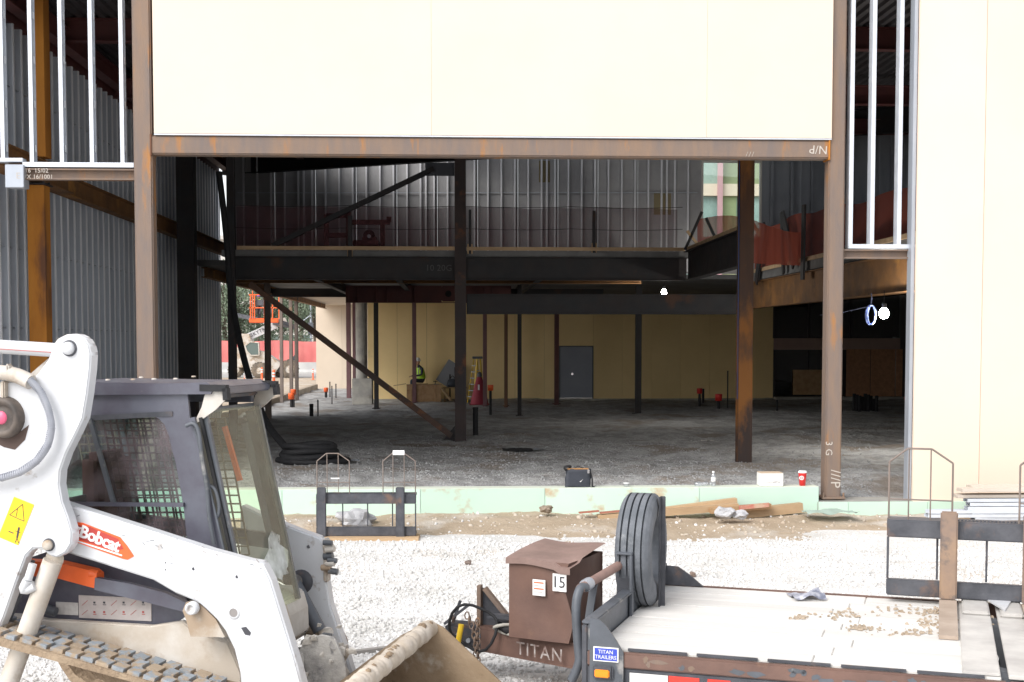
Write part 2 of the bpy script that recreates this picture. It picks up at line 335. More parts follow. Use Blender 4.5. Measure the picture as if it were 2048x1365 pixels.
def stones(name, mt, n, samp, rmin, rmax):
    ph = (1+5**.5)/2; iv = np.array([(-1,ph,0),(1,ph,0),(-1,-ph,0),(1,-ph,0),(0,-1,ph),(0,1,ph),(0,-1,-ph),(0,1,-ph),(ph,0,-1),(ph,0,1),(-ph,0,-1),(-ph,0,1)])/1.9
    fa = np.array([(0,11,5),(0,5,1),(0,1,7),(0,7,10),(0,10,11),(1,5,9),(5,11,4),(11,10,2),(10,7,6),(7,1,8),(3,9,4),(3,4,2),(3,2,6),(3,6,8),(3,8,9),(4,9,5),(2,4,11),(6,2,10),(8,6,7),(9,8,1)])
    rng = np.random.default_rng(3); P = np.array(samp(rng, n)); n = len(P)
    V = iv[None]*(1+.45*(rng.random((n,12,1))-.5)) * (.6+.8*rng.random((n,1,3))); V[:,:,2] *= .75
    a = rng.random((n,3))*6.28; ca, sa = np.cos(a), np.sin(a)
    x, y, z = V[:,:,0].copy(), V[:,:,1].copy(), V[:,:,2].copy()
    x, y = x*ca[:,:1]-y*sa[:,:1], x*sa[:,:1]+y*ca[:,:1]; y, z = y*ca[:,1:2]-z*sa[:,1:2], y*sa[:,1:2]+z*ca[:,1:2]; x, y = x*ca[:,2:]-y*sa[:,2:], x*sa[:,2:]+y*ca[:,2:]
    r = rmin+(rmax-rmin)*rng.random((n,1))**2.5
    V = np.stack((x,y,z),2)*r[:,:,None] + P[:,None,:]
    m = bpy.data.meshes.new(name); nv = n*12; nf = n*20
    m.vertices.add(nv); m.vertices.foreach_set('co', V.reshape(-1).astype(np.float32)); m.loops.add(nf*3); m.polygons.add(nf)
    m.loops.foreach_set('vertex_index', (fa[None]+(np.arange(n)*12)[:,None,None]).reshape(-1).astype(np.int32))
    m.polygons.foreach_set('loop_start', np.arange(nf, dtype=np.int32)*3); m.update(calc_edges=True); m.materials.append(mt)
    o = bpy.data.objects.new(name, m); COL.objects.link(o); o['kind'] = 'stuff'; return o
def samp_yard(rng, n):
    out = []
    while len(out) < n:
        y = 6.5 + 11.6*rng.random()**1.0; x = (rng.random()-.5)*(.86*y+1.0)+.04*y
        if rng.random() > (.35+.75*(nz2(x, y, .7, 2)+.5)): continue
        if y > 16.1 and rng.random() < min(.95, (y-16.1)/.9): continue
        out.append((x, y, yard_z(x, y)+.003 if y < 16.8 else max(berm_z(x,y), yard_z(x,y))))
    return out
stones('gravel_stones', stonem, 50000, samp_yard, .008, .030)
def samp_fill(rng, n):
    out = []
    while len(out) < n:
        y = 18.9 + 12*rng.random()**1.6; x = (rng.random()-.5)*(.62*y)+.02*y
        if not -6.7 < x < 12: continue
        out.append((x, y, fill_z(x, y)))
    return out
stones('fill_pebbles', stoneg, 26000, samp_fill, .005, .022)
def samp_berm(rng, n):
    out = []
    for _ in range(n):
        y = 16.9+1.4*rng.random(); x = (rng.random()-.5)*16; out.append((x, y, max(berm_z(x,y), yard_z(x,y)-.03)))
    return out
stones('berm_rubble', M('tan_rubble', (.55,.49,.41), (.42,.34,.26), sc=1.9, rough=.9, world=True), 900, samp_berm, .008, .036)

# ================================================================ BUILDING: facade line
Y0 = 18.6
def col_hss(name, label, x, y, z0, z1, w, mt, d=None, group=None, base=True, cat='steel column'):
    d = d or w
    t = thing(name, label, cat, (x, y, z0), group=group)
    MB().bev((x-w/2, y-d/2, z0), (x+w/2, y+d/2, z1), w*.08).obj('shaft', mt, t)
    if base:
        b = MB().bev((x-w*.72, y-d*.72, z0-.004), (x+w*.72, y+d*.72, z0+.03), .006)
        b.obj('base_plate', mt, t)
        n = MB()
        for i in (-1,1):
            for j in (-1,1): n.cyl((x+i*w*.62, y+j*d*.62, z0+.03), (x+i*w*.62, y+j*d*.62, z0+.09), .014, n=6)
        n.obj('anchor_bolts', mt, t)
    return t
xL = XY(291, Y0, 400); xR = XY(1666, Y0, 600)
cL = col_hss('steel_column', 'rust brown square column behind the loader, left of the big opening', xL, Y0, .05, 9.2, .255, rust)
cR = col_hss('steel_column', 'rust brown square column on base plate at right end of the opening', xR, Y0, .27, 9.2, .235, rust)
# chalk on the right column
text('chalk_mark', '///P', (xR+.03, Y0-.12, .56), (0,0,-1), (1,0,0), .20, chalk, cR)
text('chalk_mark', '3 G', (xR-.07, Y0-.12, 1.0), (0,0,-1), (1,0,0), .14, chalk, cR)
t = thing('header_beam', 'long rust brown beam across the top of the opening under cream panels', 'steel beam', (xL, Y0, 5.2))
zb = AY(1000, 316, Y0).z; zt = AY(1000, 279, Y0).z
MB().bev((xL+.10, Y0-.13, zb), (xR-.10, Y0+.12, zt), .02).obj('beam_tube', rust, t)
for x in (xL+.115, xR-.12): MB().bev((x-.012, Y0-.145, zb-.02), (x+.012, Y0+.14, zt+.02), .004).obj('end_plate', orust, t)
text('chalk_mark', 'N/P', (XY(1627,Y0), Y0-.134, (zb+zt)/2), (-1,0,.05), (0,0,-1), .17, chalk, t)
for k in range(3): MB().rod((XY(1484+6*k,Y0), Y0-.134, zb+.02), (XY(1488+6*k,Y0), Y0-.134, zb+.09), .005, .004, (0,1,0)).obj('chalk_stroke', chalk, t)
# upper cream panels
t = thing('sheathed_wall', 'big cream sheathed wall above the header beam', 'wall', (0, Y0, zt))
xs = [XY(311, Y0, 135), XY(863, Y0, 135), XY(1410, Y0, 135), XY(1659, Y0, 135)]
for a, b in zip(xs[:-1], xs[1:]): MB().bev((a+.001, Y0-.16, zt+.025), (b-.001, Y0-.10, 9.6), .002).obj('sheathing_panel', cream, t)
MB().box((xs[0], Y0-.155, zt+.003), (xs[-1], Y0-.02, zt+.022)).obj('bottom_track', galvw, t)
g = MB()
for a in np.arange(xs[0]+.1, xs[-1], .406): g.box((a, Y0-.09, zt+.03), (a+.04, Y0+.06, 9.5))
g.obj('wall_studs', galv, t)
# right cream wall
t = thing('sheathed_wall', 'tall cream sheathed wall at the right edge reaching the ground', 'wall', (6.7, Y0-.2, .25))
xa = XY(1832, Y0-.2, 400); xb = XY(1965, Y0-.2, 400)
MB().bev((xa, Y0-.26, .20), (xb-.003, Y0-.20, 9.6), .004).obj('sheathing_panel', cream, t)
MB().bev((xb+.003, Y0-.26, .20), (xb+1.22, Y0-.20, 9.6), .004).obj('sheathing_panel', cream, t)
MB().bev((xb+1.226, Y0-.26, .20), (xb+13, Y0-.20, 9.6), .004).obj('sheathing_panel', cream, t)
MB().box((xa-.055, Y0-.19, .20), (xa-.003, Y0-.03, 9.5)).obj('edge_stud', galv, t)
g = MB()
for a in np.arange(xa+.3, xb+13, .406): g.box((a, Y0-.19, .22), (a+.04, Y0-.04, 9.5))
g.obj('wall_studs', galv, t)
# foundation walls with mint boards
t = thing('foundation_wall', 'low foundation wall faced with mint green boards across the opening', 'wall', (0, 18.4, 0))
xj = [-9.5, -6.4, XY(562,18.4), XY(840,18.4), XY(1090,18.4), XY(1400,18.4), XY(1640,18.4)]
for a, b in zip(xj[:-1], xj[1:]): MB().bev((a+.002, 18.36, -.2), (b-.002, 18.41, .455), .004).obj('foam_board', green, t)
MB().bev((-9.5, 18.412, -.2), (XY(1640,18.4)-.004, 18.66, .452), .01).obj('concrete_core', concrete, t)
MB().box((-9.5, 18.37, .4555), (XY(1640,18.4)-.002, 18.64, .462)).obj('top_board', M('pale_top_board', (.62,.66,.56), rough=.8), t)
t = thing('foundation_wall', 'lower stretch of mint green foundation wall under the right column', 'wall', (5.5, 18.3, 0))
xj = [XY(1640,18.3)+.01, XY(1652,18.3)+.35, XY(1860,18.3), 10, 14]
for a, b in zip(xj[:-1], xj[1:]): MB().bev((a+.002, 18.28, -.2), (b-.002, 18.33, .245), .004).obj('foam_board', green, t)
MB().bev((xj[0], 18.332, -.2), (14, 18.85, .25), .01).obj('concrete_core', concrete, t)

# left bay of studs
def stud_mesh(name, h, w=.055, d=.152, mt=galvw, holes=True):
    m = MB(); m.box((0, 0, 0), (w, .004, h)); m.box((0, .004, 0), (.004, d-.004, h)); m.box((0, d-.004, 0), (w, d, h)); m.box((w-.003, .004, 0), (w, .014, h))
    return m.mesh(name, mt)
zt_l = AY(150, 331, Y0).z
t = thing('stud_frame', 'bright galvanised studs on a track in the left bay', 'stud frame', (-5.6, Y0, zt_l))
sm_ = stud_mesh('stud', 4.3)
slot = MB()
slot.bev((0,0,.15), (.006,.05,.25), .002)
slotm = slot.mesh('knockout_slot', M('pale_slot', (.8,.82,.85), rough=.4))
for k, px in enumerate((2, 60, 120, 180, 241)):
    x = XY(px, Y0, 165); o = share('stud', sm_, t, (x+5.6, -.07, .03))
    kk_ = [share('knockout_slot', slotm, o, (.056, .06, j_*.61)) for j_ in range(7)]
MB().box((XY(49,Y0,330), Y0-.085, zt_l-.035), (XY(270,Y0,330), Y0+.09, zt_l+.03)).obj('bottom_track', galvw, t)
MB().box((XY(-60,Y0,330), Y0-.085, zt_l+.035), (XY(49,Y0,330), Y0+.09, zt_l+.085)).obj('bottom_track', galvw, t)
t = thing('bay_beam', 'rusty beam with chalk writing under the left bay studs', 'steel beam', (-5.3, Y0, 4.95))
za, zc = AY(150, 361, Y0).z, AY(150, 339, Y0).z
MB().ibeam((XY(49,Y0,330), Y0, (za+zc)/2), (XY(270,Y0,330), Y0, (za+zc)/2), zc-za, .15, tf=.02).obj('beam', rust, t)
text('chalk_writing', '16  15/02\nWX 16/1001', (XY(77,Y0,350), Y0-.082, (za+zc)/2), (1,0,0), (0,0,1), .085, chalk, t, align='CENTER')
t = thing('bracket_box', 'grey steel end bracket with chalk letter at the far left of the bay', 'bracket', (-6, Y0-.1, 4.9))
za2, zc2 = AY(30, 376, Y0-.1).z, AY(30, 330, Y0-.1).z
MB().bev((XY(12,Y0-.1,350), Y0-.14, za2), (XY(49,Y0-.1,350), Y0+.1, zc2), .006).obj('bracket_body', galv, t)
text('chalk_mark', 'E', (XY(38,Y0-.1,350), Y0-.142, (za2+zc2)/2), (1,0,0), (0,0,1), .12, chalk, t)
# right bay
zt_r = AY(1760, 494, Y0).z
t = thing('stud_frame', 'bright galvanised studs on a track in the narrow right bay', 'stud frame', (6, Y0, zt_r))
sm2 = stud_mesh('stud', 5.6, w=.06)
for px in (1697, 1740, 1794): share('stud', sm2, t, (XY(px,Y0,245)-6, -.07, .03))
share('stud', sm2, t, (XY(1829,Y0,245)-6+.01, .09, .03), rot=(0,0,math.pi), scl=(1,1,1))
MB().box((XY(1691,Y0), Y0-.085, zt_r-.03), (XY(1830,Y0), Y0+.09, zt_r+.03)).obj('bottom_track', galvw, t)
t = thing('bay_beam', 'short rusty beam under the right bay studs', 'steel beam', (6, Y0, zt_r-.1))
za, zc = AY(1760, 518, Y0).z, AY(1760, 500, Y0).z
MB().ibeam((XY(1682,Y0), Y0, (za+zc)/2), (XY(1826,Y0), Y0, (za+zc)/2), zc-za, .14, tf=.02).obj('beam', rust, t)
MB().bev((XY(1816,Y0), Y0-.09, za-.02), (XY(1829,Y0), Y0+.02, zc+.03), .003).obj('end_clip', galv, t)

# ================================================================ left receding stud wall
XW = -6.95
t = thing('stud_wall', 'long dark grey galvanised stud wall receding on the left', 'wall', (XW, 18.9, 0))
ws = MB(); H = 7.6
ws.box((-.155, 0, 0), (-.001, .004, H)); ws.box((-.155, .004, 0), (-.152, .045, H)); ws.box((-.016, .042, 0), (-.003, .045, H))
fl_ = MB().bev((-.004, -.006, 0), (.002, .046, H), .002).box((-.022,-.006,0),(-.0045,-.001,H)).mesh('stud_flange', M('flange_highlight', (.88,.90,.94), rough=.4, metal=.1))  # paler flange colour paints in the bright highlight along each stud corner
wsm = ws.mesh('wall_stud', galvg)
ys = np.arange(18.9, 40.0, .406)
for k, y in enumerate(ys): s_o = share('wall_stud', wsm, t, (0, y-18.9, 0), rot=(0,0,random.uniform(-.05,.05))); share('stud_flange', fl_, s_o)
pm = MB().box((-.175, 0, 0), (-.158, 1.216, H)).mesh('sheathing_panel', M('grey_sheathing', (.34,.35,.37), (.28,.29,.31), sc=2, rough=.7))
for k in range(18): share('sheathing_panel', pm, t, (0, k*1.218, 0))
clip = MB()
clip.rod((-.075, 0, 0), (-.075, .15, 0), .03, .003); clip.cyl((-.10,-.004,.02),(-.10,.004,.02),.018,n=6); clip.cyl((-.05,-.004,.025),(-.05,.004,.025),.018,n=6); clip.cyl((-.03,-.004,-.01),(-.03,.004,-.01),.012,n=6)
clm = clip.mesh('bridging_clip', galvw)
for z in (1.45, 2.76, 4.04, 5.3, 6.6):
    MB().rod((XW-.075, 18.9, z), (XW-.075, 40, z), .035, .012).obj('bridging_channel', galv, t)
    for y in ys[::1]:
        if z in (2.76, 4.04, 6.6): share('bridging_clip', clm, t, (0, y-18.9, z))
# rear face closure and top
MB().box((XW-.16, 18.9, H), (XW-.02, 40, 8.6)).obj('top_closure', primer, t)
# wide beam running along it and columns
t = thing('wall_beam', 'brown rusty beam running back along the grey stud wall', 'steel beam', (-6.6, 20, 5.2))
MB().ibeam((-6.62, 18.9, 5.22), (-6.62, 40, 5.22), .34, .20).obj('beam', brust, t)
def wf(name, label, x, y, z0, z1, w, d, mt, cat='steel column', group=None):
    t = thing(name, label, cat, (x, y, z0), group=group)
    MB().box((x-w/2, y-d/2, z0), (x+w/2, y-d/2+.02, z1)).box((x-w/2, y+d/2-.02, z0), (x+w/2, y+d/2, z1)).box((x-.01, y-d/2+.02, z0), (x+.01, y+d/2-.02, z1)).box((x+w/2-.012, y-d/2+.021, z0), (x+w/2, y+d/2-.021, z1)).obj('shaft', mt, t)
    return t
yo = 20.9; xo = XY(80, yo, 560)
t = wf('steel_column', 'bright orange rusty column in front of the grey stud wall', xo, yo, 0, 4.98, .265, .30, orust)
MB().bev((xo-.17, yo-.19, 4.985), (xo+.17, yo+.19, 5.01), .004).obj('cap_plate', rustdk, t)
g = MB()
for i in (-1,1):
    for j in (-1,1): g.cyl((xo+i*.12, yo+j*.14, 5.01), (xo+i*.12, yo+j*.14, 5.05), .02, n=6)
g.obj('cap_bolts', rustdk, t)
wf('steel_column', 'orange upper column seen between the left bay studs', xo+.07, yo, 5.42, 8.0, .20, .30, orust)
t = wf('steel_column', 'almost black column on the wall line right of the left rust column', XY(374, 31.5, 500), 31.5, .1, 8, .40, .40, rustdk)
t = thing('cross_beam', 'rusty stub beam joining the orange column to the bay', 'steel beam', (xo, yo, 5.2))
MB().ibeam((xo, 18.75, 5.22), (xo, 22.5, 5.22), .36, .2).obj('beam', brust, t)

# upper left ceiling framing (red)
t = thing('ceiling_framing', 'dark red ceiling beams above the left bay', 'ceiling beams', (-5, 22, 8))
for (a, b, w, d) in (((-6.9,19.8,8.0),(-3.9,19.8,8.0),.2,.36), ((-6.9,23.5,8.0),(18.9,23.5,8.0),.2,.40), ((-6.9,27.5,7.75),(18.9,27.5,7.75),.2,.40), ((-6.9,31.5,7.75),(12,31.5,7.75),.2,.36), ((-6.75,19,7.85),(-6.75,40,7.85),.22,.34), ((-4.3,19,7.95),(-4.3,38,7.95),.2,.36), ((.5,19,7.95),(.5,36,7.95),.2,.36), ((5.5,19,7.95),(5.5,34,7.95),.2,.36)):
    MB().ibeam(a, b, d, w).obj('ceiling_beam', primer, t)
# roof deck with a slanting rear edge (open strip behind)
t = thing('roof_deck', 'dark corrugated roof deck over the steel frame', 'roof', (0, 25, 8.2))
ed = lambda x: 40.3 - (x + 6.95) * .50
m = MB(); X_ = -7.1
while X_ < 19.6:
    for (dx0, dx1, z) in ((0,.08,8.2),(.08,.10,None),(.10,.18,8.26),(.18,.2,None)):
        a, b = X_+dx0, X_+dx1; ya, yb = ed(a), ed(b)
        za_, zb_ = (z, z) if z else ((8.2, 8.26) if dx0 < .1 else (8.26, 8.2))
        m.add([(a,18.8,za_),(b,18.8,zb_),(b,yb,zb_),(a,ya,za_)], [(0,1,2,3)])
    X_ += .2
m.obj('metal_deck', M('dark_galvanised_deck', (.10,.095,.10), (.07,.06,.065), sc=1, rough=.6, metal=.3), t)
MB().add([(-7.3,18.75,8.34),(19.8,18.75,8.34),(19.8,ed(19.8),8.34),(-7.3,ed(-7.3),8.34), (-7.3,18.75,8.55),(19.8,18.75,8.55),(19.8,ed(19.8),8.55),(-7.3,ed(-7.3),8.55)], [(3,2,1,0),(4,5,6,7),(0,1,5,4),(1,2,6,5),(2,3,7,6),(3,0,4,7)]).obj('roof_slab', slabm, t)
t = thing('edge_girder', 'dark girder along the slanting rear edge of the roof', 'steel beam', (0, 36, 7.8))
MB().ibeam((-6.9, ed(-6.9)-.2, 7.88), (19.4, ed(19.4)-.2, 7.88), .62, .25).obj('girder', rustdk, t)
t = thing('skylight_blocker', 'added unseen strip keeping skylight off the rear stud wall', 'roof', (5, 38, 9.4))  # unseen strip, added to cut the skylight falling on the rear stud wall
MB().add([(-1,ed(-1)+.05,9.3),(19.3,ed(19.3)+.05,9.3),(19.3,39.55,9.3),(-1,39.55,9.3),(-1,ed(-1)+.05,9.5),(19.3,ed(19.3)+.05,9.5),(19.3,39.55,9.5),(-1,39.55,9.5)], [(3,2,1,0),(4,5,6,7),(0,1,5,4),(1,2,6,5),(2,3,7,6),(3,0,4,7)]).obj('blocker_strip', rustdk, t)
# unseen right side wall, added to block light
t = thing('side_light_blocker', 'unseen dark side wall added to block light on the right', 'wall', (19, 30, 0))
MB().box((19.0, 18.8, 0), (19.12, 56, 10.6)).obj('blocker_sheet', rustdk, t)

# ================================================================ upper rear wall
YB = 39.6
t = thing('rear_stud_wall', 'upper rear wall of grey sheathing with thin bright studs', 'wall', (0, YB, 4.6))
ztop = 10.6
xw0, xw1, xw2 = XY(1400, YB), XY(1520, YB), XY(1822, YB)
xl = XY(471, YB)
edges = list(np.arange(xl, xw0, 1.218)) + [xw0]
pmat = M('grey_rear_sheathing', (.34,.335,.335), (.28,.275,.28), sc=1.1, rough=.75, wv=.07)
for a, b in zip(edges[:-1], edges[1:]): MB().box((a+.003, YB, 4.6), (b-.003, YB+.03, ztop)).obj('sheathing_panel', pmat, t)
zwt, zwb = AY(1460, 322, YB).z, AY(1460, 478, YB).z
MB().box((xw0+.003, YB, zwt), (xw1-.003, YB+.03, ztop)).obj('sheathing_panel', pmat, t)
MB().box((xw0+.003, YB, 4.6), (xw1-.003, YB+.03, zwb)).obj('sheathing_panel', pmat, t)
e2 = list(np.arange(xw1, 18.3, 1.218)) + [18.95]
for a, b in zip(e2[:-1], e2[1:]): MB().box((a+.003, YB, 4.6), (b-.003, YB+.03, ztop)).obj('sheathing_panel', galvd, t)
g = MB(); g.box((0,0,0),(.05,.003,ztop-4.7)); g.box((.047,.003,0),(.05,.10,ztop-4.7)); g.box((0,.003,0),(.003,.10,ztop-4.7)); gm = g.mesh('wall_stud', M('bright_rear_stud', (.68,.68,.70), rough=.45, metal=.1))
x = xl+.28; k = 0
while x < xw0-.1:
    share('wall_stud', gm, t, (x, -.11, .06)); k += 1
    if k % 9 == 5: share('wall_stud', gm, t, (x+.16, -.11, .06))
    x += .406
x = xw1+.25
gd = MB(); gd.box((0,0,0),(.09,.10,ztop-4.7)); gdm = gd.mesh('wall_stud', galvd)
while x < 18.9: share('wall_stud', gdm, t, (x, -.12, .05)); x += .62
for px in (1702, 860+4): pass
for (pa, pb, ya, yb_) in ((1308,1342,385,430),(1078,1100,322,365)):
    a = AY(pa, ya, YB-.02); b = AY(pb, yb_, YB-.02); MB().box((a.x, YB-.012, b.z), (b.x, YB-.002, a.z)).obj('tan_patch', M('tan_patch_board', (.22,.18,.10), rough=.8), t)
for y_ in (386,):
    a = AY(475, y_, YB-.06); b = AY(1395, y_, YB-.06); MB().rod(a, b, .02, .02).obj('bridging_channel', galv, t)
# window in that wall
t = thing('window_opening', 'bright square window opening in the upper rear wall', 'window', (xw0, YB, zwb))
fw = .06; fm = M('window_frame_paint', (.55,.52,.47), rough=.6)
MB().box((xw0, YB-.05, zwb), (xw0+fw, YB+.06, zwt)).box((xw1-fw, YB-.05, zwb), (xw1, YB+.06, zwt)).box((xw0+fw, YB-.05, zwb), (xw1-fw, YB+.06, zwb+fw)).box((xw0+fw, YB-.05, zwt-fw), (xw1-fw, YB+.06, zwt)).obj('window_frame', fm, t)
MB().box((xw0+fw, YB+.0, zwb+fw), (xw1-fw, YB+.008, zwt-fw)).obj('window_pane', glass_win, t)

# neighbouring building seen through it
t = thing('neighbour_building', 'cream and glass building seen through the upper window', 'building', (16, 75, 0))
YN = 75
za = AY(1460, 392, YN).z; zb2 = AY(1460, 368, YN).z
xa_, xb_ = XY(1330, YN), XY(1600, YN)
MB().box((xa_, YN, za), (xb_, YN+.6, zb2)).obj('cream_band', cream, t)
MB().box((xa_, YN+.3, zb2), (xb_, YN+.6, zb2+5)).obj('wall', M('glass_curtain', (.42,.50,.44), (.30,.38,.34), sc=.3, rough=.3), t)
MB().box((xa_, YN+.3, -.3), (xb_, YN+.6, za)).obj('wall', M('glass_curtain_low', (.40,.50,.46), (.24,.33,.31), sc=.4, rough=.3), t)
MB().box((XY(1432,YN), YN-.3, -.3), (XY(1441,YN), YN-.01, 14)).obj('pink_column', pinkm, t)
MB().box((XY(1445,YN), YN+.2, -.3), (XY(1472,YN), YN+.29, za)).obj('green_panel', M('olive_panel', (.32,.36,.19), rough=.7), t)
MB().box((XY(1442,YN), YN+.2, zb2), (XY(1520,YN), YN+.29, zb2+5)).obj('green_panel', M('olive_panel_b', (.30,.33,.19), rough=.7), t)

# ================================================================ lower rear walls
YR = 54.0
xa = XY(735, YR); xd0 = XY(1118, YR); xd1 = XY(1187, YR); xs0 = XY(1547, YR)
zd = AY(1150, 692, YR).z; z0 = .12
t = thing('rear_wall', 'yellow sheathed rear wall on the ground floor', 'wall', (0, YR, 0))
def run(a, b, zlo, zhi):
    e = list(np.arange(a, b-.4, 1.22))+[b]
    for p, q in zip(e[:-1], e[1:]): MB().box((p+.004, YR, zlo), (q-.004, YR+.05, zhi)).obj('wall_board', yellow, t)
run(xa, xd0, -.05, 4.6); run(xd1, xs0, -.05, 4.6); run(xd0, xd1, zd, 4.6)
MB().box((xa, YR+.06, -.05), (xs0, YR+.12, 4.6)).obj('backing_wall', rustdk, t)
MB().box((xa, YR-.30, -.05), (xs0, YR-.004, .15)).obj('concrete_footing', concrete, t)
t = thing('door', 'grey steel door in the yellow rear wall', 'door', (xd0, YR, .16))
fr_ = .05
MB().box((xd0+.004, YR-.03, .155), (xd0+fr_, YR+.05, zd-.004)).box((xd1-fr_, YR-.03, .155), (xd1-.004, YR+.05, zd-.004)).box((xd0+fr_, YR-.03, zd-fr_), (xd1-fr_, YR+.05, zd-.004)).obj('door_frame', greyp, t)
dl = MB().bev((xd0+fr_+.004, YR-.012, .17), (xd1-fr_-.004, YR+.03, zd-fr_-.004), .004).obj('door_leaf', doorm, t)
MB().cyl((xd0+.55, YR-.05, 1.18), (xd0+.55, YR-.014, 1.18), .035).cyl((xd0+.55, YR-.085, 1.18), (xd0+.55, YR-.05, 1.18), .05).obj('knob', chrome, dl)
MB().box((xd0+fr_, YR-.02, .157), (xd1-fr_, YR-.013, .19)).obj('threshold_strip', chrome, t)
# storefront on the right
t = thing('storefront', 'dark glass storefront with boarded panels at the right rear', 'storefront', (xs0, YR, 0))
def rz_(y0, y1): return AY(1600, y1, YR).z, AY(1600, y0, YR).z
b0, b1 = rz_(677, 700); xe = 18.9
bandm = M('brown_band', (.33,.23,.19), (.28,.19,.16), sc=.6, rough=.7)
for a, b in zip((xs0, XY(1645,YR), XY(1740,YR)), (XY(1645,YR), XY(1740,YR), xe)): MB().box((a+.003, YR-.05, b0), (b-.003, YR+.02, b1)).obj('band_panel', bandm, t)
g0, g1 = b1, 4.5
for a, b in zip((xs0, XY(1617,YR), XY(1700,YR)), (XY(1617,YR), XY(1700,YR), xe)):
    MB().box((a+.04, YR, g0+.03), (b-.04, YR+.012, g1)).obj('glass_pane', glass_dark, t)
    MB().box((a-.03, YR-.06, g0), (a+.03, YR+.04, g1)).obj('mullion', rustdk, t)
MB().box((xs0+.02, YR, .25), (XY(1645,YR), YR+.012, b0-.01)).obj('glass_pane', glass_dark, t)
for px in (1549, 1617, 1643): x = XY(px, YR); MB().box((x-.03, YR-.05, .2), (x+.03, YR+.04, b0)).obj('mullion', rustdk, t)
MB().box((XY(1586,YR), YR-.09, .3), (XY(1650,YR), YR-.062, AY(1600,740,YR).z)).obj('plywood_board', ply, t)
for a, b in ((1692,1740),(1741,1790),(1791,1830)): MB().box((XY(a,YR)+.004, YR-.09, .15), (XY(b,YR)-.004, YR-.07, AY(1700,699,YR).z)).obj('osb_board', osb, t)
MB().box((xs0, YR-.6, -.05), (xe, YR-.12, .22)).obj('concrete_curb', concrete, t)
MB().box((xs0-.2, YR+.9, 0), (xe, YR+.95, 4.5)).obj('inner_wall', rustdk, t)

# left rear: pale wall, soffit, concrete column
YP = 68
t = thing('return_wall', 'pale cream rendered wall standing out in daylight at the left rear', 'wall', (-6, YP, 0))
a, b = XY(632, YP), XY(735, YP)
for p, q in zip((a, a+(b-a)/2), (a+(b-a)/2, b)): MB().box((p+.003, YP, -.1), (q-.003, YP+.25, 4.55)).obj('wall_panel', cream2, t)
t = thing('soffit', 'cream soffit panel under the floor edge at the left rear', 'soffit', (-5.5, 60, 4.4))
MB().box((XY(600,58), 52, 4.40), (XY(693,54), YP, 4.46)).obj('soffit_panel', cream2, t)
Yc = 50.5
t = thing('concrete_column', 'round concrete column on a square pedestal at the rear left', 'column', (XY(722,Yc), Yc, .17))
p = FL(722, 801); MB().bev((XY(706,Yc)-.02, Yc-.4, .1), (XY(745,Yc), Yc+.4, AY(722,757,Yc).z), .02).obj('pedestal', concrete, t)
MB().cyl((XY(723,Yc), Yc, AY(722,757,Yc).z), (XY(723,Yc), Yc, 4.45), .22, n=24).obj('shaft', concrete, t)

# ================================================================ mezzanine
YM = 29.7
xc = XY(921, YM); xm0 = XY(468, YM); xm1 = 5.5
t = thing('mezzanine_floor', 'upper floor slab edge with timber strip and deck underside', 'floor', (0, YM, 4.6))
MB().box((-5.15, YM, 4.46), (xm1, 33.4, 4.6)).obj('slab', slabm, t)
MB().box((-6.4, 33.4, 4.46), (xm1, YB+.4, 4.6)).obj('slab', slabm, t)
MB().box((-6.4, YB+.4, 4.46), (-2.2, YP, 4.6)).obj('slab', slabm, t)
MB().box((-2.2, YB+.4, 4.46), (18.9, YR+1, 4.6)).obj('slab', slabm, t)
MB().bev((xm0+.1, YM-.10, 4.60), (xc-.12, YM-.06, 4.685), .004).obj('edge_timber', timber, t)
MB().bev((xc+.14, YM-.10, 4.60), (xm1-.15, YM-.06, 4.68), .004).obj('edge_timber', timber, t)
t = thing('front_girder', 'deep black girder carrying the front of the upper floor', 'steel beam', (0, YM, 4.2))
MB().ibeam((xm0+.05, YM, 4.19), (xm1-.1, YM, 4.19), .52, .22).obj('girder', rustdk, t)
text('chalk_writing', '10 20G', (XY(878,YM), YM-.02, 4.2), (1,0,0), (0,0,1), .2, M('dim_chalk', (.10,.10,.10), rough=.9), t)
for k, (px0, py0, px1, py1) in enumerate(((600,548,640,562),(757,548,775,562))):
    a = AZ(px0, py0, 4.3); b = AZ(px1, py1, 4.3)
t = thing('deck_joists', 'dark joists and beams under the upper floor', 'floor beams', (0, 35, 4.2))
for y, mtj, za_, d in ((33.6, rustdk, 4.27, .30), (36.8, brust, 4.30, .26), (46, rustdk, 4.24, .3)):
    MB().ibeam((-5.2 if y < 35 else -6.3, y, za_), (5.4, y, za_), d, .2).obj('joist', mtj, t)
for px, y0_ in ((620, 30), (765, 30)):
    x = XY(px, 31.5); MB().rod((x, 30.2, 4.40), (x+.25, 34.8, 4.40), .10, .05).obj('timber_prop', timber, t)
for x in (-6.3, -3.6, -1.4, 2.4): MB().ibeam((x, YM+.2 if x > -5 else 33.8, 4.31), (x, 66 if x < -5 else 53, 4.31), .26, .16).obj('joist', brust if x < -5 else rustdk, t)
Yh = 42.5
t = thing('floor_beam', 'dark red floor beam with one round hole over the yellow wall', 'steel beam', (-1.5, Yh, 4))
zlo, zhi = AY(800, 605, Yh).z, AY(800, 573, Yh).z
bx0, bx1 = XY(692, Yh), XY(1022, Yh); hx = XY(897, Yh); hz = AY(897, 588, Yh).z; hr = .105
m = MB(); n = 20
ring = [(hx+hr*math.cos(2*math.pi*i/n), hz+hr*math.sin(2*math.pi*i/n)) for i in range(n)]
sq = [(hx+.22*max(-1,min(1,1.42*math.cos(2*math.pi*i/n))), hz+(zhi-zlo)/2*.98*max(-1,min(1,1.42*math.sin(2*math.pi*i/n)))) for i in range(n)]
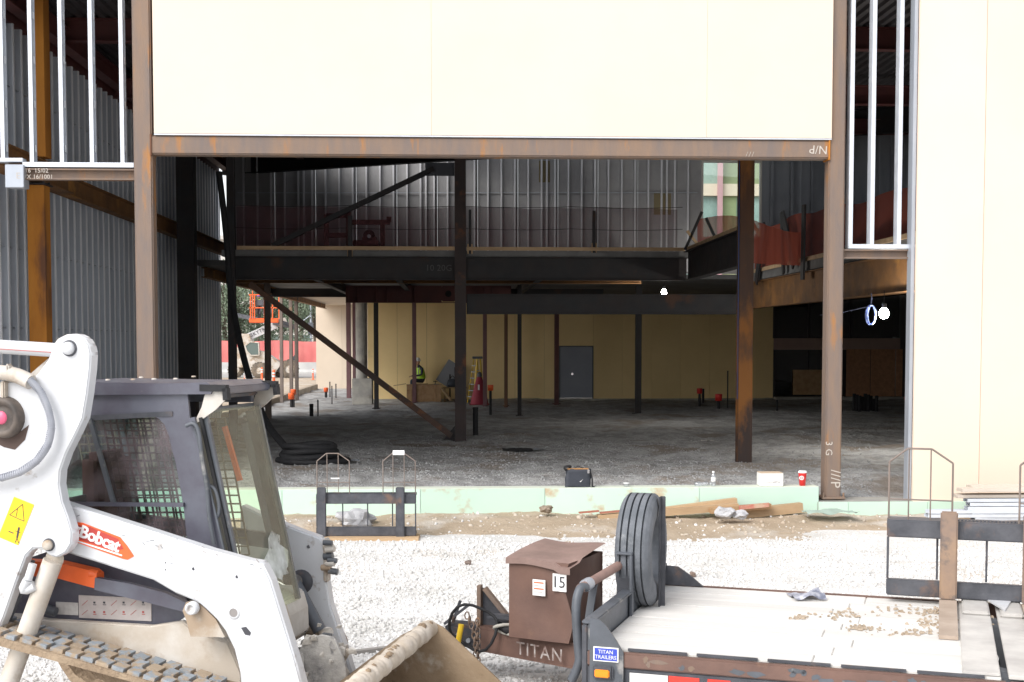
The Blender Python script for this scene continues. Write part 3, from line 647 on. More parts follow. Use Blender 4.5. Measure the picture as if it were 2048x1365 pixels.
m.add([(x, Yh, z) for x, z in ring]+[(x, Yh, min(max(z, zlo), zhi)) for x, z in sq], [(i, (i+1) % n, n+(i+1) % n, n+i) for i in range(n)])
m.box((bx0, Yh, zlo), (hx-.22, Yh+.015, zhi)).box((hx+.22, Yh, zlo), (bx1, Yh+.015, zhi))
m.box((bx0, Yh-.1, zlo-.02), (bx1, Yh+.1, zlo)).box((bx0, Yh-.1, zhi), (bx1, Yh+.1, zhi+.02))
m.obj('beam_web', primer, t)
for px in (698, 716, 753, 775, 830, 970, 985): x = XY(px, Yh); MB().box((x-.012, Yh-.09, zlo+.005), (x+.012, Yh-.004, zhi-.005)).obj('stiffener', primer, t)
t = thing('lower_girder', 'black girder spanning between the two central columns', 'steel beam', (2, YM, 3.3))
zlo, zhi = AY(1200, 629, YM).z, AY(1200, 589, YM).z
MB().ibeam((xc+.14, YM, (zlo+zhi)/2), (XY(1478,YM)+.3, YM, (zlo+zhi)/2), zhi-zlo, .22).obj('girder', rustdk, t)
# edge beam + slab running forward at the atrium side
t = thing('side_girder', 'black girder coming forward from the upper floor corner', 'steel beam', (xm1, 26, 4.3))
xg = XY(1489, 23.5)
MB().ibeam((xm1-.1, YM-.25, 4.25), (xg, 23.65, 4.25), .66, .22).obj('girder', rustdk, t)
MB().rod((xm1-.1, YM-.25, 4.64), (xg, 23.65, 4.64), .10, .07).obj('edge_timber', timber, t)

# columns of the frame
pcol = FL(921, 874)
wf('steel_column', 'dark central column with the long brace landing at its foot', xc, YM, .2, 8.2, .255, .25, M('dark_rust_column', (.045,.027,.024), (.03,.023,.023), sc=1.5, rough=.7, c3=(.14,.05,.02), a3=.6, bump=.1))
t = wf('steel_column', 'dark column with orange foot standing free in the gravel fill', xg, 23.5, .3, 8.2, .255, .25, M('dark_orange_column', (.10,.045,.02), (.045,.03,.026), sc=.8, rough=.75, c3=(.26,.10,.02), a3=.58, bump=.1, st=(1,1,.4)))
MB().tube([(xg-.15, 23.37, z) for z in (1.5, 2.5, 3.6, 4.6, 6.0)], .009, 6).obj('blue_cable', M('blue_cable', (.03,.06,.18), rough=.5), t)
wf('steel_column', 'thin black column next to the hanging hose', XY(465, YM), YM, .1, 8.2, .17, .2, rustdk)
# braces
t = thing('brace', 'long rusty diagonal brace on the ground floor', 'brace', (xc, YM, .3))
a = AY(500, 568, YM-.0); b = AY(903, 872, YM)
MB().rod((a.x, YM-.02, a.z), (b.x, YM-.02, b.z), .13, .16, (0,1,0)).obj('brace_tube', M('brace_rust', (.10,.05,.03), (.05,.032,.026), sc=1, rough=.7, c3=(.24,.09,.03), a3=.6), t)
MB().ext([(b.x-.25, YM-.02, .22), (xc-.13, YM-.02, .22), (xc-.13, YM-.02, .62)], (0,.02,0)).obj('gusset_plate', rustdk, t)
t = thing('brace', 'black diagonal brace on the upper floor', 'brace', (-2.5, YM, 5))
a = AY(545, 492, YM); b = AY(868, 338, YM)
MB().rod((a.x, YM+.0, a.z), (b.x, YM+.0, b.z), .11, .14, (0,1,0)).obj('brace_tube', rustdk, t)
a = AY(850, 352, YM); b = AY(906, 326, YM); MB().ext([(a.x, YM, b.z), (xc-.13, YM, b.z), (xc-.13, YM, a.z), (a.x, YM, a.z)], (0,.02,0)).obj('gusset_plate', M('blue_black_plate', (.05,.055,.07), rough=.5), t)
# thin posts
def post(label, px, w_px, ptop, pbot, mt, Y=None, gtag='thin steel posts inside the building'):
    p = FL(px, pbot); sc_ = (p.y*math.cos(YAW)+p.x*math.sin(-YAW))/F; w = w_px*sc_*1.0
    zt_ = AY(px, ptop, p.y).z; zt_ = min(max(zt_, 3.4), 4.44)
    t = thing('steel_post', label, 'post', (p.x, p.y, p.z), group=gtag)
    MB().bev((p.x-w/2, p.y-w/2, p.z-.1), (p.x+w/2, p.y+w/2, zt_), w*.12).obj('shaft', mt, t)
    MB().bev((p.x-w*.9, p.y-w*.9, p.z-.01), (p.x+w*.9, p.y+w*.9, p.z+.015), .004).obj('foot_plate', mt, t); return t
greypost = M('grey_brown_post', (.22,.175,.15), (.16,.13,.115), sc=2, rough=.7, c3=(.38,.20,.05), a3=.66, sc3=1.2)
purp = M('purple_primer_post', (.20,.10,.11), (.16,.085,.09), sc=2, rough=.65)
post('brown grey post with orange patches nearest the left opening', 537, 12, 560, 842, greypost)
post('slim grey post second from the left opening', 564, 6.5, 570, 808, greypost)
post('grey post with orange patch third from the left opening', 583, 7, 580, 802, greypost)
post('grey post fourth from the left opening, close behind its neighbour', 594, 7, 580, 801, greypost)
post('purple red post in front of the pale return wall', 698, 9, 600, 799, purp)
post('purple post beside the round concrete column', 709, 6, 600, 796, purp)
post('dark grey post crossing the long brace', 753, 9, 575, 817, rustdk)
post('purple post beside the seated worker', 829, 8, 572, 804, purp)
post('purple post beside the maroon cone', 970, 8, 572, 811, purp)
post('thin rusty post between the maroon cone and the door', 1012, 7, 575, 812, M('rusty_thin_post', (.16,.08,.045), rough=.7))
post('black post with muddy foot left of the door', 1039, 8, 570, 832, rustdk)
post('dark purple post at the left edge of the grey door', 1113, 9, 570, 808, primer)
post('black post right of the grey door', 1276, 12, 570, 828, rustdk)

# right mezzanine edge
XE = 9.1
t = thing('right_floor_edge', 'upper floor edge on the right with timber kerb and grey drips', 'floor', (XE, 28, 4.6))
MB().box((XE, 20.5, 4.36), (18.9, 40, 4.6)).obj('slab', slabm, t)
MB().rod((XE-.02, 20.6, 4.64), (XE-.02, 39.4, 4.64), .05, .10).obj('edge_timber', timber, t)
t = thing('rusty_girder', 'deep orange brown girder under the right floor edge', 'steel beam', (XE, 28, 4))
MB().ibeam((XE+.1, 20.0, 3.93), (XE+.1, 39.4, 3.93), .80, .26).obj('girder', brust, t)
# safety nets
def net(name, label, pts, h0, h1, mt, sag=.05):
    m = MB(); n = 60; L_ = Vector(pts[1])-Vector(pts[0]); vs = []
    for i in range(n+1):
        p = Vector(pts[0]) + L_*(i/n); w = .03*math.sin(i*1.3)+.02*math.sin(i*.5+1)
        side = Vector((-L_.y, L_.x, 0)).normalized()*w
        for k in range(5):
            z = p.z + h0 + (h1(i/n)-h0)*k/4; vs.append((p.x+side.x*(1 if k % 2 else .6), p.y+side.y*(1 if k % 2 else .6), z))
    m.add(vs, [(i*5+k, (i+1)*5+k, (i+1)*5+k+1, i*5+k+1) for i in range(n) for k in range(4)], True)
    o = m.obj(name, mt); return tag(o, label, 'safety net')
net('safety_net', 'thin see-through maroon net along the upper floor front', [(XY(474,YM), YM+.08, 4.6), (5.2, YM+.08, 4.6)], .08, lambda u: .98+.03*math.sin(u*17)*math.sin(u*40), netthin)
net('safety_net', 'brick red net rising along the right floor edge', [(XE+.05, 39.0, 4.6), (XE+.05, 20.8, 4.6)], .04, lambda u: 1.15+.12*math.sin(u*7)+.05*math.sin(u*31), netred)
net('safety_net', 'small red net panel beside the free standing column', [(xm1+.5, 31.5, 4.5), (XE, 33.5, 4.5)], .0, lambda u: 1.0+.15*math.sin(u*5), netred)
# guard wires and posts
t = thing('guard_wire', 'thin guard wires strung along the upper floor front', 'wire', (0, YM, 5.6))
for z in (5.60, 5.10):
    pts = []
    for i in range(41):
        u = i/40; pts.append((XY(474,YM)+(5.3-XY(474,YM))*u, YM-.03, z-.03*abs(math.sin(u*math.pi*4))))
    MB().tube(pts, .007, 5).obj('wire', rustdk, t)
def gpost(label, px, top, bot, Y=YM-.05, w=.07, lean=0):
    t = thing('guard_post', label, 'post', (XY(px,Y), Y, 4.4), group='guard posts along the upper floor')
    a = AY(px, bot, Y); b = AY(px+lean, top, Y); MB().rod(a, b, w, w, (0,1,0)).obj('post', rustdk, t)
    MB().bev((a.x-.06, Y-.03, a.z), (a.x+.06, Y-.005, a.z+.22), .004).obj('timber_block', timber, t)
gpost('guard post with timber block just right of the central column', 940, 420, 508, w=.06)
gpost('guard post with timber block midway along the upper floor front', 1188, 422, 506)
gpost('guard post with hanging timber below the grey equipment frame', 700, 432, 514, w=.09)
for (a, b, lab) in (((1404,424),(1370,500),'leaning dark strut at the upper floor corner'), ((1374,462),(1402,498),'short timber strut crossing at the upper floor corner'), ((1412,436),(1432,480),'slim strut right of the upper floor corner')):
    t = thing('strut', lab, 'strut', AY(*a, YM-.3)); MB().rod(AY(*a, YM-.3), AY(*b, YM-.3), .06, .05, (0,1,0)).obj('strut', timber if 'timber' in lab else rustdk, t)
# right edge props: sloping planks
for k, (a, b, w, lab) in enumerate((((1530,450),(1512,565),.16,'dark plank leaning on the right floor edge, nearest the free column'), ((1563,425),(1567,548),.10,'dark upright with sloping board, middle of the right floor edge'), ((1565,430),(1588,530),.16,'dark board sloping down from the middle upright'), ((1608,410),(1605,560),.13,'tallest dark plank upright on the right floor edge'), ((1500,440),(1520,470),.06,'thin slanted brown strut behind the free column'))):
    Yp = AX(a[0], a[1], XE-.15).y; t = thing('guard_plank', lab, 'plank', AX(*a, XE-.12))
    MB().rod(AX(*a, XE-.12), AX(*b, XE-.12), w*2.0, .05, (1,0,0)).obj('plank', rustdk if 'brown' not in lab else timber, t)
# dark machine frame on the upper floor
t = thing('equipment_rack', 'dark red equipment frame standing on the upper floor', 'machine', (XY(715,YM+1), YM+1, 4.6))
Yq = YM+.9
def q(a, b, w=.09): MB().rod(AY(*a, Yq), AY(*b, Yq), w, w, (0,1,0)).obj('rack_bar', primer, t)
for a, b in (((653,492),(653,430)),((697,492),(697,425)),((653,432),(700,432)),((653,471),(700,471)),((697,445),(780,445)),((765,492),(765,445)),((778,445),(778,434))): q(a, b, .11)
MB().bev(AY(705,492,Yq), AY(760,484,Yq+.5), .02).obj('base_tray', primer, t)
MB().lathe([(0,-.1),(.12,-.1),(.14,0),(.12,.1),(0,.1)], AY(738,472,Yq), (0,1,0), 16).obj('reel', rustdk, t)
MB().cyl(AY(738,473,Yq-.14), AY(738,473,Yq-.10), .045).obj('reel_hub', galv, t)
MB().bev(AY(724,490,Yq-.1), AY(755,476,Yq+.3), .02).obj('motor_housing', primer, t)

# ================================================================ LOOSE THINGS INSIDE
def lampbulb(label, px, py, t_cam, r, power):
    p = CAMP + ray(px, py) * t_cam / abs((CR.inverted() @ ray(px, py)).z)
    t = thing('work_lamp', label, 'lamp', p)
    MB().lathe([(0,-r),(r*.7,-r*.7),(r,0),(r*.7,r*.75),(r*.35,r*1.1)], p, n=16).obj('bulb', bulbm, t)
    MB().cyl(p+Vector((0,0,r*1.1)), p+Vector((0,0,r*1.1+.09)), r*.45, n=10).obj('lamp_socket', black, t)
    MB().tube([p+Vector((0,0,r*1.1+.08)), p+Vector((0,0,.45))], .008, 5).obj('cord', black, t)
    ld = bpy.data.lights.new('lamp_light', 'POINT'); ld.energy = power; ld.shadow_soft_size = r*1.3; ld.color = (1,.97,.9)
    lo = bpy.data.objects.new('lamp_light', ld); COL.objects.link(lo); lo.parent = t; lo.location = (0,0,-r*2.6)
    return p
lampbulb('small lit work lamp under the dark floor corner near the middle', 1328, 585, 36, .075, 60)
lp = lampbulb('bright work lamp hanging at the right under the rusty girder', 1768, 628, 25.5, .10, 130)
t = thing('cable_coil', 'blue white coil of cable hanging beside the bright work lamp', 'cable', lp+Vector((-.25,0,.3)))
c0 = lp+Vector((-.26, 0, -.02)); m = MB()
for k in range(6):
    r1 = .07+.008*k; pts = [c0+Vector((r1*math.cos(a)+random.uniform(-.008,.008), .02*math.sin(a*2+k)+.01*k-.03, .19*math.sin(a)+random.uniform(-.008,.008))) for a in [i*math.pi*2/18 for i in range(18)]]
    m.tube(pts, .008, 5, closed=True)
m.obj('cable_loops', M('blue_white_cable', (.35,.45,.75), (.10,.16,.5), sc=20, rough=.3), t)
MB().tube([c0+Vector((0,0,.16)), c0+Vector((.01,0,.34)), c0+Vector((0,0,.42))], .012, 5).tube([c0+Vector((-.03,0,.17)), c0+Vector((-.5,.2,.05)), c0+Vector((-.9,.4,.0))], .004, 5).obj('cable_tail', M('grey_cable', (.08,.09,.15), rough=.5), t)

def pipe(name, label, px, top, bot, wpx, mt, cap=None, capm=None, group='pipe stubs standing in the gravel fill', caplabel=None):
    p = FL(px, bot); sc_ = p.length/F; r = wpx*sc_/2; zt_ = AY(px, top, p.y).z
    t = thing(name, label, 'pipe', p, group=group)
    m = MB().cyl((p.x,p.y,p.z-.1), (p.x,p.y,zt_), r, n=14, cap=False)
    m.lathe([(r,0),(r*.86,0),(r*.86,-.3)], (p.x,p.y,zt_), n=14)
    if not cap: m.cyl((p.x,p.y,zt_-.25),(p.x,p.y,zt_-.2), r*.86, n=14)
    m.obj('pipe_tube', mt, t)
    if not cap: MB().lathe([(r*1.08,-.02),(r*1.08,-.05),(r,-.05)], (p.x,p.y,zt_), n=14).obj('rim', mt, t)
    if cap:
        rc = cap*sc_/2; hc = rc*1.9
        MB().lathe([(0,hc),(rc*.95,hc),(rc,hc*.9),(rc*.95,0),(rc*.8,0),(0,.02)], (p.x,p.y,zt_-hc*.15), n=14).obj('cap', capm or orangep, t)
    return t
pipe('pipe_stub', 'fat black pipe stub right of the central column', 951, 815, 874, 11, black)
pipe('capped_pipe', 'black pipe with orange cap standing beside the maroon cone', 981, 780, 832, 5.5, black, 12)
pipe('pipe_stub', 'short fat dark pipe stub in the pale gravel at left', 623, 808, 833, 8, black)
pipe('pipe_stub', 'thin dark stake just right of the short fat stub', 636, 800, 832, 3, black)
pipe('capped_pipe', 'orange capped pipe nearest the thin posts', 587, 788, 812, 5, black, 11)
pipe('capped_pipe', 'larger orange capped pipe overlapping the thin post foot', 583, 797, 814, 6, black, 13)
pipe('capped_pipe', 'orange capped pipe in front of the pale return wall', 652, 783, 797, 5, black, 9)
for k, (px, a, b, lab) in enumerate(((660,764,795,'left stake of three slim stakes by the pale wall'),(664,772,808,'longest stake of the three slim stakes by the pale wall'),(672,768,797,'right stake of three slim stakes by the pale wall'))): pipe('rebar_stake', lab, px, a, b, 2.2, rustdk, group='slim stakes by the pale wall')
pipe('capped_pipe', 'red capped pipe with brown post low against the dim yellow wall', 1399, 786, 812, 5, rustdk, 11, redp)
pipe('capped_pipe', 'big red capped pipe near the free standing column', 1437, 800, 820, 6, rustdk, 14, redp)
pipe('pipe_stub', 'brown square stub beside the red capped pipe', 1406, 778, 806, 5, rustdk)
pipe('rebar_stake', 'tall thin leaning stake in the dim right part', 1455, 742, 818, 2.5, rustdk, group=None)
pipe('capped_pipe', 'orange topped marker post at the foot of the right stud bay', 1812, 800, 850, 6, rustdk, 7)
pipe('pipe_stub', 'short pipe at the storefront curb', 1554, 800, 822, 4, black)
# black pipe bundle
p = FL(1730, 824)
for k in range(9):
    px = 1708 + 5.6*k; q_ = FL(px, 822 + (k % 3)); hgt = AY(px, 790+(k % 4)*2+(4 if k > 6 else 0), q_.y).z
    t = thing('black_pipe', 'black corrugated pipe standing in the dark bundle by the boards, number from left read by eye', 'pipe', q_, group='black pipes bundled by the boards')
    t['label'] = ('leftmost','second from left','third from left','fourth from left','middle','fourth from right','third from right','second from right','rightmost')[k]+' black corrugated pipe in the dark bundle against the boards'
    prof = []
    for i in range(14):
        z = (hgt-q_.z)*i/13; prof += [(.062, z), (.062, z+.015), (.052, z+.02), (.052, z+.04)]
    MB().lathe(prof, (q_.x, q_.y, q_.z), n=12).obj('pipe_wall', black, t)
    MB().lathe([(.062,0),(.045,0),(.045,-.2)], (q_.x, q_.y, hgt+.03), n=12).obj('pipe_mouth', rustdk, t)
# hose coil and hanging hose
c0 = FL(614, 926)
t = thing('hose_coil', 'thick black hose coiled on the gravel at the lower left', 'hose', c0)
for k in range(4):
    m = MB(); rr = .52-.03*k; pts = [c0+Vector((.02*k+(rr+.03*math.sin(a*3+k))*math.cos(a), (rr*.9)*math.sin(a), .05+.085*k+.02*math.sin(2*a+k*2))) for a in [i*math.pi*2/28 for i in range(28)]]
    m.tube(pts, .06, 10, closed=True).obj('hose_loop', black, t)
m = MB(); pts = [c0+Vector((.15+(.52)*math.cos(a)*(1.15), .5*math.sin(a)-.1, .055)) for a in [i*math.pi*2/28 for i in range(28)]]
m.tube(pts, .05, 10, closed=True).obj('hose_loop', black, t)
t = thing('hanging_hose', 'black hose hanging down to the coil on the gravel', 'hose', c0)
path = []
for (px, py, Y) in ((438,345,28.6),(447,420,28.4),(455,500,28.2),(459,560,28),(468,625,27.6),(480,685,27),(500,760,26),(530,840,25),(565,888,24),(600,922,c0.y-.45),(650,932,c0.y-.5)):
    path.append(AY(px, py, Y))
MB().tube(path, .068, 10, sub=5).obj('hose_tube', black, t)

# maroon cone cover
p = FL(959, 809); zt_ = AY(959, 745, p.y).z; h = zt_-p.z; r = 17*p.length/F
t = thing('cone_cover', 'maroon cone shaped cover with small white label and grey top', 'cone', p)
prof = [(r,0),(r*1.02,.04),(r*.92,h*.2),(r*.66,h*.5),(r*.42,h*.75),(r*.25,h*.86)]
m = MB(); n = 28; vs = []
for rr, z in prof: vs += [(p.x+rr*(1+.05*math.sin(k*3))*math.cos(2*math.pi*k/n), p.y+rr*(1+.05*math.sin(k*3))*math.sin(2*math.pi*k/n), p.z+z) for k in range(n)]
m.add(vs, [(i*n+k, i*n+(k+1) % n, (i+1)*n+(k+1) % n, (i+1)*n+k) for i in range(len(prof)-1) for k in range(n)], True); m.obj('cone_skirt', maroon, t)
MB().lathe([(r*.26,h*.85),(r*.3,h*.92),(r*.2,h*1.0),(0,h*1.02)], p, n=16).obj('grey_top', greyp, t)
MB().ext([(p.x-.07, p.y-r*.70, p.z+h*.45),(p.x+.0, p.y-r*.72, p.z+h*.45),(p.x+.0, p.y-r*.56, p.z+h*.62),(p.x-.07, p.y-r*.54, p.z+h*.62)], (0,-.004,0)).obj('white_label', card, t)
MB().box((p.x-r*1.2,p.y-r*1.2,p.z-.01),(p.x+r*1.2,p.y+r*1.2,p.z+.02)).obj('base', maroon, t)

# step ladder
p0 = FL(935, 797); p1 = FL(948, 806); Yl = p1.y
t = thing('step_ladder', 'yellow folding step ladder behind the maroon cone', 'ladder', p0)
top = AY(953, 717, Yl); zb = p1.z
fl = [Vector((top.x-.33, Yl-.25, zb)), Vector((top.x+.10, Yl-.85, zb))]; tl = [top+Vector((-.06,.1,0)), top+Vector((.08,-.2,0))]
rl = [Vector((top.x-.25+.75, Yl+.45, zb)), Vector((top.x+.35+.25, Yl-.15, zb))]
L0 = AY(935, 796, Yl); 
fr0 = [Vector((L0.x, Yl+.15, zb)), Vector((AY(947,800,Yl).x, Yl-.35, zb))]; to0 = [Vector((top.x-.10, Yl+.10, top.z)), Vector((top.x+.02, Yl-.15, top.z))]
re0 = [Vector((AY(953,800,Yl).x+.12, Yl+.5, zb)), Vector((AY(960,800,Yl).x+.15, Yl+.0, zb))]
for a, b in zip(fr0, to0): MB().rod(a, b, .075, .035).obj('front_rail', yellowp, t)
for a, b in zip(re0, to0): MB().rod(a, b+Vector((.12,.02,0)), .06, .03).obj('rear_rail', yellowp, t)
for k in range(1, 7):
    u = k/7.2; MB().rod(fr0[0].lerp(to0[0],u), fr0[1].lerp(to0[1],u), .09, .03).obj('step', galv, t)
for k in range(1, 5):
    u = k/5.5; MB().rod(re0[0].lerp(to0[0],u), re0[1].lerp(to0[1],u), .03, .03).obj('rear_rung', galv, t)
MB().bev((top.x-.16, Yl-.22, top.z-.02), (top.x+.24, Yl+.2, top.z+.07), .01).obj('top_cap', greyp, t)

# plywood work box, sawhorses, boards, seated worker
def pbox(name, label, cat, pxa, pxb, pyt, pyb, dep, mt):
    a = FL((pxa+pxb)/2, pyb); x0, x1 = XY(pxa, a.y), XY(pxb, a.y); zt_ = AY(pxa, pyt, a.y).z; t = thing(name, label, cat, a)
    th = .02; z0 = a.z
    MB().box((x0,a.y,z0),(x1,a.y+th,zt_)).obj('front_panel', mt, t); MB().box((x0,a.y+dep-th,z0),(x1,a.y+dep,zt_)).obj('back_panel', mt, t)
    MB().box((x0,a.y+th,z0),(x0+th,a.y+dep-th,zt_)).obj('side_panel', mt, t); MB().box((x1-th,a.y+th,z0),(x1,a.y+dep-th,zt_)).obj('side_panel', mt, t)
    MB().box((x0-.02,a.y-.02,zt_+.002),(x1+.02,a.y+dep+.02,zt_+.022)).obj('top_panel', mt, t)
    m = MB()
    for k in range(3): m.box((x0+(x1-x0)*(.1+.35*k), a.y-.022, z0+.02),(x0+(x1-x0)*(.1+.35*k)+.06, a.y-.003, zt_-.02))
    m.obj('batten', mt, t); return t, a, zt_
bx, ba, bz = pbox('plywood_box', 'plywood work box with battens in front of the seated worker', 'box', 813, 882, 771, 804, .6, ply)
pbox('small_crate', 'small brown crate left of the plywood work box', 'crate', 795, 812, 781, 793, .4, ply)
t = thing('scrap_plank', 'plank leaning against the right end of the work box', 'plank', ba)
MB().rod(AY(884,777,ba.y), AY(902,801,ba.y-.5), .12, .03).obj('plank', timber, t)
t = thing('sloping_chute', 'grey sloping sheet rising to the right behind the work box', 'sheet', ba)
yy = ba.y+1.2; MB().rod(AY(886,769,yy), AY(912,728,yy), .7, .05, (0,1,0)).obj('sheet', galvd, t)
MB().rod(AY(900,749,yy), AY(900,795,yy), .06, .06, (0,1,0)).rod(AY(910,735,yy), AY(912,795,yy), .06, .06, (0,1,0)).obj('sheet_legs', rustdk, t)
t = thing('tool_bench', 'low bench with dark tools between box and central column', 'bench', ba)
a = AY(886, 775, ba.y+.6); b = AY(935, 772, ba.y+.6)
MB().box((a.x, ba.y+.4, a.z-.04), (b.x, ba.y+1.0, a.z)).obj('bench_top', timber, t)
for x in (a.x+.05, b.x-.1):
    for y in (ba.y+.42, ba.y+.95): MB().box((x, y, ba.z-.02), (x+.05, y+.05, a.z-.041)).obj('leg', timber, t)
t = thing('tool_bag', 'dark tool bag on the bench beside the central column', 'bag', b)
MB().lathe([(0,0),(.20,.02),(.24,.14),(.18,.30),(.05,.34),(0,.34)], (XY(905,ba.y+.7), ba.y+.7, a.z), n=14).obj('bag_body', cloth, t); MB().tube([(XY(905,ba.y+.7)-.12, ba.y+.7, a.z+.3),(XY(905,ba.y+.7), ba.y+.7, a.z+.46),(XY(905,ba.y+.7)+.12, ba.y+.7, a.z+.3)], .015, 6, sub=5).obj('handle', black, t)
t = thing('bar_clamp', 'small upright clamp on the right of the work box', 'tool', AY(870,770,ba.y+.3))
a = AY(871, 770, ba.y+.3); MB().cyl(a, a+Vector((0,0,.16)), .012).cyl(a+Vector((-.09,0,.13)), a+Vector((.09,0,.13)), .012).obj('clamp_bar', rustdk, t)
MB().cyl(a+Vector((-.06,0,.01)), a+Vector((.12,0,.01)), .03).obj('clamp_jaw', greyp, t)
MB().rod(AY(787, 772, ba.y+.4), AY(812, 768, ba.y+.4), .2, .03).obj('offcut', timber); tag(bpy.data.objects['offcut'], 'pale offcut sheet lying left of the work box', 'board')
# debris heap near pedestal
t = thing('tool_heap', 'grey and red tools piled beside the concrete pedestal', 'tools', FL(765, 800))
p = FL(765, 799)
for k in range(9):
    a = p+Vector((random.uniform(-.45,.45), random.uniform(-.2,.5), .05)); d = Vector((random.uniform(-1,1), random.uniform(-.5,.5), random.uniform(.0,1.4))).normalized()*random.uniform(.2,.6)
    MB().rod(a, a+d, .05, .04).obj('tool_bar', greyp if k % 3 else cloth, t)
MB().bev(p+Vector((-.25,-.4,0)), p+Vector((.25,-.2,.07)), .02).obj('red_case', redp, t)

# ---- people: continuous skin-modifier bodies
def body(name, joints, edges, radii, mt, parent, sub=2):
    me = bpy.data.meshes.new(name); me.from_pydata([tuple(j) for j in joints], edges, []); me.update()
    o = bpy.data.objects.new(name, me); COL.objects.link(o)
    md = o.modifiers.new('skin', 'SKIN'); md.use_smooth_shade = True
    o.modifiers.new('sub', 'SUBSURF').levels = sub; o.modifiers['sub'].render_levels = sub
    for i, r in enumerate(radii): me.skin_vertices[0].data[i].radius = r if isinstance(r, tuple) else (r, r)
    me.skin_vertices[0].data[0].use_root = True
    dg = bpy.context.evaluated_depsgraph_get(); m2 = bpy.data.meshes.new_from_object(o.evaluated_get(dg)); bpy.data.objects.remove(o)
    m2.materials.clear(); m2.materials.append(mt); m2.name = name
    o = bpy.data.objects.new(name, m2); COL.objects.link(o); o.parent = parent; return o
def person(label, pos, rz, pose, vest, hat, trousers):
    t = thing('person', label, 'person', pos, rz); LOC[0] = True
    if pose == 'sit':   # seat height z=.42, facing +x local; legs forward, working bent over
        J = [(0,0,.46),(0,0,.62),(.04,0,.80),(.08,0,.95),(.13,0,1.05),(.16,0,1.12),
             (.02,.10,.45),(.42,.13,.47),(.45,.14,.08),(.56,.14,.05), (.02,-.10,.45),(.40,-.14,.47),(.38,-.15,.08),(.50,-.15,.05),
             (.09,.19,.93),(.16,.24,.70),(.38,.14,.66), (.09,-.19,.93),(.17,-.24,.70),(.40,-.10,.64)]
    else:
        J = [(0,0,.95),(0,0,1.10),(0,0,1.25),(.02,0,1.42),(.03,0,1.50),(.04,0,1.57),
             (0,.10,.92),(.02,.11,.50),(0,.12,.08),(.12,.12,.05), (0,-.10,.92),(.02,-.11,.50),(0,-.12,.08),(.12,-.12,.05),
             (.01,.20,1.40),(.08,.26,1.14),(.32,.20,1.12), (.01,-.20,1.40),(.10,-.26,1.15),(.34,-.16,1.16)]
    E = [(0,1),(1,2),(2,3),(3,4),(4,5),(0,6),(6,7),(7,8),(8,9),(0,10),(10,11),(11,12),(12,13),(3,14),(14,15),(15,16),(3,17),(17,18),(18,19)]
    R = [.14,.135,.145,.12,.06,.055,.10,.075,.05,.04,.10,.075,.05,.04,.065,.048,.035,.065,.048,.035]
    body('body', J, E, R, trousers, t)
    # vest over torso
    a, b, c = Vector(J[1]), Vector(J[2]), Vector(J[3])
    MB().tube([a-Vector((0,0,.08)), a, b, c, c+Vector((.01,0,.05))], lambda u: .165 if u < .7 else .15-.08*(u-.7), 14).obj('safety_vest', vest, t)
    for k, (y) in enumerate((-.07,.07)):
        MB().tube([a+Vector((.168,y,-.06)), b+Vector((.168,y,0)), c+Vector((.12,y,.03))], .014, 5).obj('reflective_strip', whtape, t)
    hd = Vector(J[5])+Vector((.02,0,.10))
    MB().lathe([(0,-.13),(.05,-.12),(.075,-.06),(.085,.0),(.082,.06),(.05,.115),(0,.13)], hd, n=16).obj('head', skin, t)
    h_ = t.children[-1]
    MB().lathe([(0,.02),(.013,.01),(.018,-.02),(0,-.025)], hd+Vector((.088,0,-.01)), (0,0,1), 8).obj('nose', skin, h_)
    for y in (-.03,.03): MB().lathe([(0,.01),(.01,0),(0,-.01)], hd+Vector((.079,y,.015)), (0,0,1), 8).obj('eye', printm, h_)
    MB().box(hd+Vector((.07,-.025,-.068)), hd+Vector((.079,.025,-.06))).obj('mouth', fadedred, h_)
    MB().lathe([(.13,.035),(.135,.045),(.115,.06),(.11,.11),(.085,.155),(.04,.18),(0,.185)], hd, n=18).obj('hard_hat', hat, t)
    for i in (16,19):   # hands: palm and five bent fingers
        p_ = Vector(J[i]); 
        hm = MB().bev(p_+Vector((-.01,-.035,-.015)), p_+Vector((.075,.035,.015)), .01).obj('hand', skin, t)
        for k in range(4):
            q0 = p_+Vector((.07,-.027+.018*k,0)); L_ = (.06,.072,.068,.052)[k]; MB().tube([q0, q0+Vector((L_*.6,0,-.012)), q0+Vector((L_*.9,0,-.045))], .0085, 6).obj('finger', skin, hm)
        MB().tube([p_+Vector((.02,.035,0)), p_+Vector((.05,.058,-.01)), p_+Vector((.075,.05,-.03))], .0095, 6).obj('thumb', skin, hm)
    LOC[0] = False; return t
pw = AY(843, 770, ba.y+.95)
person('worker in grey shirt, lime vest and white hard hat seated behind the plywood box', (pw.x, ba.y+1.0, bz-.30), rad(215), 'sit', hivis, white, cloth)
t = thing('low_seat', 'low dark seat under the seated worker', 'seat', (pw.x, ba.y+1.0, .1))
MB().bev((pw.x-.25, ba.y+.80, .08), (pw.x+.25, ba.y+1.2, bz-.0), .02).obj('seat_block', ply, t)
MB().bev((pw.x-.26, ba.y+.79, bz+.002), (pw.x+.26, ba.y+1.21, bz+.04), .01).obj('seat_board', timber, t)

